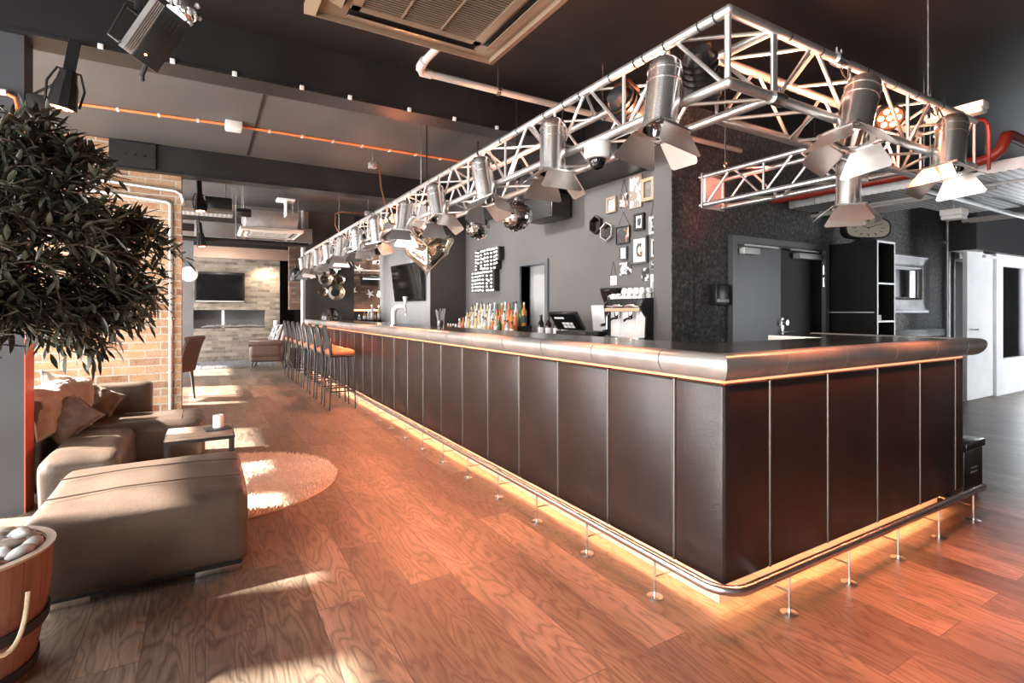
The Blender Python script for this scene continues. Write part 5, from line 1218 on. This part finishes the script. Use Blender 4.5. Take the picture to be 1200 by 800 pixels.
# ------------------------------------------------------------------ conduits on the brick
for k, pts in enumerate((((-1.6, 8.07, 2.80), (-.43, 8.07, 2.71), (-.40, 8.07, 2.69), (-.39, 8.07, 2.65), (-.39, 8.07, .02)), ((-1.6, 8.05, 2.93), (-.34, 8.05, 2.86), (-.27, 8.05, 2.82), (-.25, 8.06, 2.74), (-.25, 8.12, 2.70)))):
    t = thing('wall_conduit', ('silver conduit running across and down the brick wall to the floor', 'silver conduit along the top of the brick wall bending round its end')[k], 'conduit', pts[0])
    M().tube(pts, .024, 10).done('conduit', MATS['alu'], t, world=True)
    for z in ((2.2, 1.2, .5) if k == 0 else ()): M().box(-.425, -.355, 8.055, 8.10, z - .015, z + .015, bev=.004).done('clamp', MATS['steel'], t, world=True)
t = thing('round_wall_lamp', 'small round white wall lamp on the grey partition past the brick wall', 'wall lamp', (-.27, 11.99, 2.02))
M().lathe([(0, 0), (.15, 0), (.15, .02), (.135, .03), (.13, .02), (0, .02)], 30, mt=ROTX).done('frame', MATS['white_plastic'], t); M().lathe([(0, .06), (.07, .05), (.11, .035), (.13, .021), (0, .0205)], 30, mt=ROTX).done('diffuser', MATS['lamp_soft'], t)
# ------------------------------------------------------------------ far lounge
t = thing('wall_television', 'wide black television on the far brick wall over the slot fireplace', 'television', (.27, 15.27, 1.90))
M().box(-.50, .62, -.05, .03, -.385, .385, bev=.008).done('bezel', MATS['tv_bezel'], t); M().box(-.46, .575, -.054, -.049, -.33, .33).done('screen', MATS['screen'], t, smooth=0)
M().box(-.48, .6, -.053, -.049, -.372, -.345).done('speaker_bar', MATS['pvc_grey'], t, smooth=0)
t = thing('niche_post', 'slim white post standing in the fireplace slot', 'post', (.40, 15.45, .85)); M().box(-.03, .03, -.03, .03, 0, .47).done('post', MATS['white_paint'], t, smooth=0); M().box(-.04, .04, -.04, .04, 0, .01).done('foot', MATS['steel'], t, smooth=0)
for gx, gn in ((.28, 'left'), (1.0, 'right')):
    for k in range(7):
        x = gx + (k - 3) * .085; a = rnd.uniform(-.6, .6); b = M(); r = .02; l = .12
        b.tube([(-l * math.cos(a), .03, .02 + .02 * (k % 3)), (0, 0, .05 + .02 * (k % 2)), (l * math.cos(a), -.03, .03 + .05 * abs(math.sin(a)))], [r * .8, r, r * .6], 7)
        b.tube([(0, 0, .05), (.04 * math.cos(k), -.02, .13)], [.012, .006], 6)
        o = b.done('fire_log', MATS['log_pale']); o.location = (x, 15.35 + .03 * (k % 3), .852)
        tag(o, 'pale forked log in the fireplace slot heap %s' % ('below the television, near the white post' if gn == 'left' else 'under the far end of the television wall'), 'log', 'pale logs in the fireplace, %s heap' % gn)
t = thing('hearth_lamp', 'dark black pendant lamp with dome shade hanging past the far brick wall', 'pendant lamp', (1.89, 13.4, 2.02))
b = M(); b.lathe([(.168, 0), (.175, 0), (.172, .12), (.15, .22), (.09, .29), (.03, .31), (.03, .30), (.085, .28), (.14, .215), (.164, .12)], 28); b.done('shade', MATS['satin_black'], t)
M().lathe([(0, .30), (.03, .30), (.028, .36), (.01, .38), (0, .38)], 14).done('cap', MATS['satin_black'], t); M().tube([(0, 0, .37), (0, 0, ZC - 2.02)], .006, 6).done('cord', MATS['rubber'], t)
M().ball((0, 0, .1), .05, 14, 10).done('bulb', MATS['lamp_warm'], t)
# club armchair facing the window
t = thing('club_armchair', 'brown leather club armchair with striped cushions before the hearth', 'armchair', (1.22, 12.75, 0), math.radians(180 - 12))
LD = MATS['leather_dark']
M().rbox((0, 0, .30), (.34, .36, .11), .05, 8).done('seat_box', LD, t)
M().rbox((.05, 0, .43), (.30, .25, .07), .05, 8, puff=.03).done('seat_cushion', LD, t)
for s in (-1, 1):
    M().rbox((.02, .30 * s, .44), (.33, .075, .17), .07, 8).done('armrest', LD, t)
    M().lathe([(0, -.335), (.075, -.33), (.08, -.31), (.08, .31), (.075, .33), (0, .335)], 18, mt=Matrix.Translation((.02, .31 * s, .585)) @ ROTY).done('arm_roll', LD, t)
M().rbox((0, 0, 0), (.09, .36, .33), .08, 8, mt=Matrix.Translation((-.33, 0, .60)) @ Matrix.Rotation(math.radians(-14), 4, 'Y')).done('backrest', LD, t)
for x, y in ((.28, .3), (.28, -.3), (-.3, .3), (-.3, -.3)): M().tube([(x, y, .20), (x + .02 * (1 if x > 0 else -1), y, .1), (x + .05 * (1 if x > 0 else -1), y, 0)], [.028, .02, .014], 8).done('leg', MATS['dark_wood'], t)
m, nt, bs = nodes_of('striped_cloth'); v = coords(nt, (1, 1, 1)); wv = nt.nodes.new('ShaderNodeTexWave'); wv.inputs['Scale'].default_value = 3.2; nt.links.new(v, wv.inputs['Vector'])
nt.links.new(ramp(nt, wv.outputs['Fac'], [(.42, (.36, .355, .35)), (.5, (.02, .02, .02))]), bs.inputs['Base Color']); bs.inputs['Roughness'].default_value = .9
pillow('striped black and white cushion leaning in the club armchair', (1.36, 12.70, .78), (math.radians(72), 0, math.radians(-75)), .23, .23, .08, m, 21, 'striped_cushion')
t = thing('dining_chair', 'leather side chair with curved back and black legs behind the brick wall end', 'chair', (-.42, 8.95, 0), math.radians(-28))
M().rbox((0, 0, .45), (.22, .22, .05), .04, 6, puff=.02).done('seat', LD, t)
b = M(); g = []
for i in range(9):
    u = i / 8; z = .42 + .48 * u; x = .17 + .10 * u + .06 * u * u
    g.append((x, z))
for yy in (-.21, .21): pass
vs = [(x, yy, z) for x, z in g for yy in (-.21, -.1, .0, .1, .21)]; vs2 = [(x + .055 - .02 * (i / 44), y, z) for i, (x, y, z) in enumerate(vs)]
fs = []; Nn = len(vs)
for i in range(8):
    for j in range(4): q = i * 5 + j; fs += [(q, q + 1, q + 6, q + 5), (Nn + q, Nn + q + 5, Nn + q + 6, Nn + q + 1)]
    for j in (0, 4): q = i * 5 + j; fs.append((q, q + 5, Nn + q + 5, Nn + q))
for j in range(4): fs += [(j, j + 1, Nn + j + 1, Nn + j), (40 + j, Nn + 40 + j, Nn + 41 + j, 41 + j)]
b.raw(vs + vs2, fs).done('backrest', LD, t); M().tube([(.335, -.21, .90), (.335, .21, .90)], .035, 12).done('top_roll', LD, t)
for x, y in ((.18, .18), (.18, -.18), (-.18, .18), (-.18, -.18)): M().tube([(x, y, .42), (x * 1.05 + .01, y * 1.05, .2), (x * 1.2, y * 1.1, 0)], [.026, .02, .014], 8).done('leg', MATS['satin_black'], t)
t = thing('wooden_crate', 'reddish slatted wooden crate on the floor behind the club armchair', 'crate', (1.83, 12.9, 0))
for k in range(5): M().box(-.12, .12, -.2, .2, .02 + .085 * k, .085 + .085 * k, bev=.004).done('slat', MATS['crate_wood'], t)
for x in (-.1, .1):
    for y in (-.19, .19): M().box(x - .012, x + .012, y - .022, y + .022, 0, .44).done('corner_post', MATS['dark_wood'], t, smooth=0)
t = thing('hearth_candle', 'white candle standing on the far hearth ledge by the wall end', 'candle', (1.62, 15.2, .851)); M().lathe([(0, 0), (.05, 0), (.05, .18), (.04, .19), (0, .18)], 18).done('wax', MATS['wax'], t); M().tube([(0, 0, .18), (0, 0, .205)], .003, 6).done('wick', MATS['rubber'], t)
t = thing('pedestal_table', 'small black pedestal table between the armchair and the hearth', 'table', (1.36, 14.2, 0)); M().lathe([(0, .6), (.2, .6), (.2, .62), (0, .62)], 24).done('table_top', MATS['satin_black'], t); M().tube([(0, 0, .02), (0, 0, .6)], .02).done('stem', MATS['satin_black'], t); M().lathe([(0, 0), (.14, 0), (.13, .02), (0, .025)], 24).done('base', MATS['satin_black'], t)
# ------------------------------------------------------------------ right-hand side
t = thing('wall_dispenser', 'small black wall dispenser with pale lower edge beside the double doors', 'dispenser', (4.735, 3.70, 1.36))
M().box(-.105, .105, -.10, -.001, 0, .22, bev=.012).done('casing', MATS['satin_black'], t); M().box(-.095, .095, -.108, -.09, .03, .065, bev=.004).done('outlet', MATS['pvc_grey'], t)
CX0, CX1, CY0, CY1, CH = 6.92, 7.36, 3.12, 3.69, 2.126
t = thing('tall_cabinet', 'tall black cabinet with grey-edged open shelves and a clock on top', 'cabinet', ((CX0 + CX1) / 2, (CY0 + CY1) / 2, 0))
b = M(); b.box(CX0, CX0 + .022, CY0, CY1, .0, CH); b.box(CX1 - .022, CX1, CY0, CY1, 0, CH); b.box(CX0 + .022, CX1 - .022, CY1 - .012, CY1, 0, CH); b.box(CX0, CX1, CY0, CY1, CH - .0, CH + .02)
b.done('body', MATS['cabinet_black'], t, world=True, smooth=0)
b = M()
for x in (CX0, CX1 - .022): b.box(x, x + .022, CY0 - .004, CY0, 0, CH + .02)
b.box(CX0 + .022, CX1 - .022, CY0 - .004, CY0, CH - .005, CH + .02); b.done('edge_trim', MATS['galvanised'], t, world=True, smooth=0)
for z in (.10, .72, 1.16, 1.62): 
    s = M().box(CX0 + .022, CX1 - .022, CY0 + .001, CY1 - .012, z, z + .02).done('shelf', MATS['satin_black'], t, world=True, smooth=0)
    M().box(CX0 + .022, CX1 - .022, CY0 - .004, CY0 + .0, z, z + .02).done('shelf_edge', MATS['galvanised'], s, smooth=0); s.children[0].matrix_basis = Matrix.Translation((-(CX0 + CX1) / 2, -(CY0 + CY1) / 2, 0))
M().box(CX0 - .002, CX0, CY0 + .03, CY1 - .02, 1.275, 1.287).done('side_strip', MATS['galvanised'], t, world=True, smooth=0)
for k in range(4):
    o = M().box(-.012, .012, -.08, .08, 0, .2 + .02 * (k % 2), bev=.002).done('book', MATS[('crate_wood', 'dark_wood', 'linen_brown', 'charcoal_paint')[k]]); o.location = (6.97 + .03 * k, 3.3, 1.641)
    tag(o, ('reddish', 'dark brown', 'tan', 'charcoal')[k] + ' upright book on the top shelf of the tall cabinet', 'book')
for k in range(3):
    o = M().box(-.09, .09, -.11, .11, 0, .022, bev=.002).done('paper_stack', MATS['paper']); o.location = (7.05 + .01 * k, 3.28, 1.181 + .0225 * k); o.rotation_euler.z = .1 * k
    tag(o, ('lowest', 'middle', 'topmost')[k] + ' of the flat white paper pads on the cabinet shelf', 'paper')
t = thing('mantel_clock', 'rounded black clock with a pale dial standing on the tall cabinet', 'clock', (7.20, 3.38, CH + .02), math.radians(-28))
b = M(); P = [(.30 * math.copysign(abs(math.cos(a)) ** .55, math.cos(a)), .195 + .135 * math.copysign(abs(math.sin(a)) ** .7, math.sin(a))) for a in [2 * PI * k / 40 for k in range(40)]]
b.prism(P, -.05, .05, mt=ROTX); b.done('case', MATS['satin_black'], t, smooth=40)
P2 = [(x * .92, .195 + (z - .195) * .86) for x, z in P]; M().prism(P2, .049, .054, mt=ROTX).done('dial', MATS['clock_face'], t, smooth=0)
b = M()
for k in range(12):
    a = PI * k / 6; b.box(-.004, .004, -.0565, -.0545, .075, .1, mt=Matrix.Translation((0, 0, .195)) @ Matrix.Scale(2.1, 4, (1, 0, 0)) @ Matrix.Rotation(a, 4, 'Y'))
b.done('hour_marks', MATS['ink'], t, smooth=0)
b = M(); b.tube([(0, -.057, .195), (.12, -.057, .235)], .004, 6); b.tube([(0, -.058, .195), (-.15, -.058, .245)], .003, 6); b.ball((0, -.057, .195), .01, 8, 6); b.done('hands', MATS['ink'], t)
b = M(); b.prism([(-.17, 0), (.17, 0), (.14, .03), (.09, .055), (.0, .066), (-.09, .055), (-.14, .03)], -.05, .05, mt=ROTX); b.done('foot', MATS['satin_black'], t, smooth=0)
t = thing('framed_mirror', 'rectangular mirror in a wide silver moulded frame on the dark papered wall', 'mirror', (8.95, 3.70, 1.705))
w, h = .69, .435
b = M()
prof = [(0, 0), (0, -.07), (.03, -.085), (.07, -.06), (.15, -.05), (.19, -.06), (.22, -.035), (.23, -.015)]
for k, (o0, c0) in enumerate((((-w, -h), (w, -h)), ((w, -h), (w, h)), ((w, h), (-w, h)), ((-w, h), (-w, -h)))):
    p0, p1 = V(o0), V(c0); inn = (V((-math.copysign(1, o0[0]), -math.copysign(1, o0[1]))), V((-math.copysign(1, c0[0]), -math.copysign(1, c0[1]))))
    vs = []
    for p, i_ in ((p0, inn[0]), (p1, inn[1])):
        for s_, d_ in prof: q = p + i_ * s_; vs.append((q.x, d_ - .001, q.y))
    n = len(prof); b.raw(vs, [(j, j + 1, n + j + 1, n + j) for j in range(n - 1)])
b.done('frame', MATS['silver_frame'], t, smooth=30)
M().box(-w + .22, w - .22, -.014, -.004, -h + .22, h - .22).done('glass', MATS['mirror_glass'], t, smooth=0)
t = thing('wall_rail', 'black rail running along the papered wall below the mirror', 'rail', (9.2, 3.7, .9)); M().box(-1.6, 1.05, -.06, -.001, 0, .12, bev=.01).done('rail', MATS['satin_black'], t)
for x in (-1.2, -.2, .8): M().box(x - .03, x + .03, -.05, -.001, -.06, .0).done('bracket', MATS['satin_black'], t, smooth=0)
for x, z0, r, lb in ((10.38, 0, .032, 'thick grey pipe rising up the papered wall by its end'), (10.52, 0, .05, 'black pipe rising beside the grey pipe on the papered wall'), (10.86, 2.17, .03, 'short grey pipe above the dark doorway next to the white door')):
    t = thing('wall_pipe', lb, 'pipe', (x, 3.65, z0)); M().tube([(0, 0, .001), (0, 0, ZC - z0 - .001)], r, 12).done('pipe', MATS['galvanised' if r != .05 else 'satin_black'], t)
    for z in ((.8, 2.4) if z0 == 0 else (.5,)): M().box(-r - .012, r + .012, -.01, .05, z, z + .03).done('clamp', MATS['steel'], t, smooth=0)
t = thing('subwoofer_box', 'low black box with overhanging lid on the floor past the end of the bar', 'box', (4.60, 1.64, 0))
M().box(-.155, .155, -.17, .17, .02, .34, bev=.008).done('cabinet', MATS['satin_black'], t); M().box(-.16, .16, -.185, .185, .345, .40, bev=.01).done('lid', MATS['satin_black'], t)
for z in (.18, .21): M().box(-.05, .05, -.173, -.168, z, z + .008).done('slot', MATS['pvc_grey'], t, smooth=0)
for x in (-.12, .12):
    for y in (-.13, .13): M().lathe([(0, 0), (.02, 0), (.02, .021), (0, .021)], 10, loc=(x, y, 0)).done('foot', MATS['rubber'], t)
# ------------------------------------------------------------------ light
w = bpy.data.worlds.new('sky'); SC.world = w; w.use_nodes = True
nt = w.node_tree; nt.nodes.clear()
o = nt.nodes.new('ShaderNodeOutputWorld'); bg = nt.nodes.new('ShaderNodeBackground')
tc = nt.nodes.new('ShaderNodeTexCoord'); sp = nt.nodes.new('ShaderNodeSeparateXYZ'); nt.links.new(tc.outputs['Generated'], sp.inputs[0])
nt.links.new(ramp(nt, sp.outputs[2], [(0, (.78, .77, .75)), (.12, (1, 1, 1)), (.8, (.62, .78, 1))]), bg.inputs[0])   # bright overcast sky, paler at the horizon
bg.inputs[1].default_value = 2.6; nt.links.new(bg.outputs[0], o.inputs[0])
def area(name, p, d, sx, sy, e, col=(1, 1, 1), spread=180):
    l = bpy.data.lights.new(name, 'AREA'); l.shape = 'RECTANGLE'; l.size = sx; l.size_y = sy; l.energy = e; l.color = col; l.spread = math.radians(spread)
    ob = bpy.data.objects.new(name, l); COL.objects.link(ob); ob.location = p; ob.rotation_euler = V(d).to_track_quat('-Z', 'Y').to_euler(); return ob
def spot(name, p, d, e, col, ang, blend=.6, r=.05):
    l = bpy.data.lights.new(name, 'SPOT'); l.energy = e; l.color = col; l.spot_size = math.radians(ang); l.spot_blend = blend; l.shadow_soft_size = r
    ob = bpy.data.objects.new(name, l); COL.objects.link(ob); ob.location = p; ob.rotation_euler = V(d).to_track_quat('-Z', 'Y').to_euler(); return ob
# daylight through the tall windows on the left and the window far right
for i, (y0, y1) in enumerate(WIN):
    area('daylight_window_%d' % (i + 1), (-3.25, (y0 + y1) / 2, 1.45), (1, 0, -.05), y1 - y0 - .1, 2.3, (250, 170, 280, 420, 420)[i], (1, .975, .95))
area('daylight_far_right', (12.2, 3.22, 1.28), (-.15, -1, -.1), 2.8, 1.5, 160, (.93, .96, 1))
area('daylight_near_right', (12.7, -3.0, 1.5), (-.1, 1, .05), 3.3, 2.3, 170, (.95, .97, 1), 110)
sun = bpy.data.lights.new('sun', 'SUN'); sun.energy = 55; sun.angle = math.radians(1.5); sun.color = (1, .92, .82)
ob = bpy.data.objects.new('sun', sun); COL.objects.link(ob); ob.rotation_euler = V((.86, -.25, -.62)).to_track_quat('-Z', 'Y').to_euler()
area('led_tape_long', (1.918, 6.63, .236), (-.12, 0, -1), 10.2,   .016, 130, (1, .43, .18), 150)
area('led_tape_short', (3.03, 1.468, .236), (0, -.12, -1), 2.2, .016, 20, (1, .43, .18), 150)
area('led_tape_top_long', (1.838, 6.6, .996), (-1, 0, -.75), 10.2, .012, 55, (1, .27, .12), 170)
area('led_tape_top_short', (3.05, 1.388, .996), (0, -1, -.75), 2.3, .012, 14, (1, .25, .11), 170)
# orange glow of the stage lamps, then added fill spots and room lamps
OR = (1, .30, .14)
spot('stage_lamp_truss_end', (3.42, 1.46, 2.40), (-.5, -.6, -.62), 50, OR, 110)
spot('stage_lamp_truss_far', (1.95, 6.06, 2.38), (-.3, -.8, -.6), 120, OR, 130)
spot('stage_lamp_bay', (-.06, 8.6, 2.68), (.02, .1, -1), 120, OR, 100)
for k, y in enumerate((2.2, 3.6, 5.2, 7.0, 9.0)): spot('stage_lamp_wash_%d' % k, (1.66, y, 1.90), (-.2, -.05, -1), 185, OR, 80, 1)
for k, x in enumerate((2.4, 3.5)): spot('stage_lamp_front_%d' % k, (x, 1.20, 1.90), (.0, -.42, -1), 190, (1, .25, .12), 92, 1)
for k, y in enumerate((1.9, 3.4, 5.2, 7.2, 9.4)): spot('truss_uplight_%d' % k, (1.95, y, 2.24), (.15, .35, 1), 34, (1, .40, .22), 150)
for k, x in enumerate((2.35, 3.0, 3.75)): spot('truss_uplight_front_%d' % k, (x, 1.5, 2.235), (.25, .05, 1), 55, (1, .38, .2), 160)
spot('side_truss_lamp', (3.84, 2.5, 2.36), (.28, 1, .22), 30, (1, .2, .1), 70)
spot('brick_wall_fill', (-.35, 4.75, 3.0), (-.16, 1, -.75), 70, (1, .80, .62), 75, .7)  # added fill to brighten the brick, no fitting hangs here
spot('lounge_wall_fill', (1.4, 14.9, 2.62), (0, .35, -1), 90, (1, .8, .6), 110)  # added fill for the far brick wall, no fitting of its own
spot('lounge_ceiling_fill', (.4, 12.6, 2.9), (0, .5, -1), 190, (1, .9, .8), 140)  # added fill that lifts the far lounge, no fitting of its own
spot('brick_room_lamp', (3.9, 13.4, 1.66), (0, .3, -1), 12, (1, .72, .4), 160)
spot('brick_room_ceiling_lamp', (4.3, 13.2, 3.2), (0, .8, -1), 120, (1, .85, .72), 120)
for k, y in enumerate((4.5, 6.0, 7.7)): spot('back_bar_fill_%d' % k, (2.9, y, 2.9), (.75, 0, -.65), 62, (1, .93, .88), 125)  # added fills that brighten the wall behind the bar, no fittings modelled
spot('side_room_lamp', (5.0, 6.3, 2.5), (-.4, .0, -.7), 3, (1, 1, 1), 120)
# ------------------------------------------------------------------ camera
cam = bpy.data.cameras.new('camera'); cam.sensor_width = 36; cam.lens = 36 * 608 / 1200; cam.shift_y = -36 / 1200; cam.clip_start = .05
co = bpy.data.objects.new('camera', cam); COL.objects.link(co); co.location = (0, 0, 1.3); co.rotation_euler = (PI / 2, 0, -math.radians(30.6)); SC.camera = co
SC.view_settings.view_transform = 'Standard'; SC.view_settings.look = 'None'; SC.view_settings.gamma = 1; SC.view_settings.use_curve_mapping = False
SC.view_settings.exposure = 0.5
SC.cycles.use_denoising = True; SC.cycles.max_bounces = 8; SC.cycles.diffuse_bounces = 4; SC.cycles.glossy_bounces = 5; SC.cycles.transmission_bounces = 6
SC.cycles.sample_clamp_indirect = 6; SC.cycles.caustics_reflective = False; SC.cycles.caustics_refractive = False
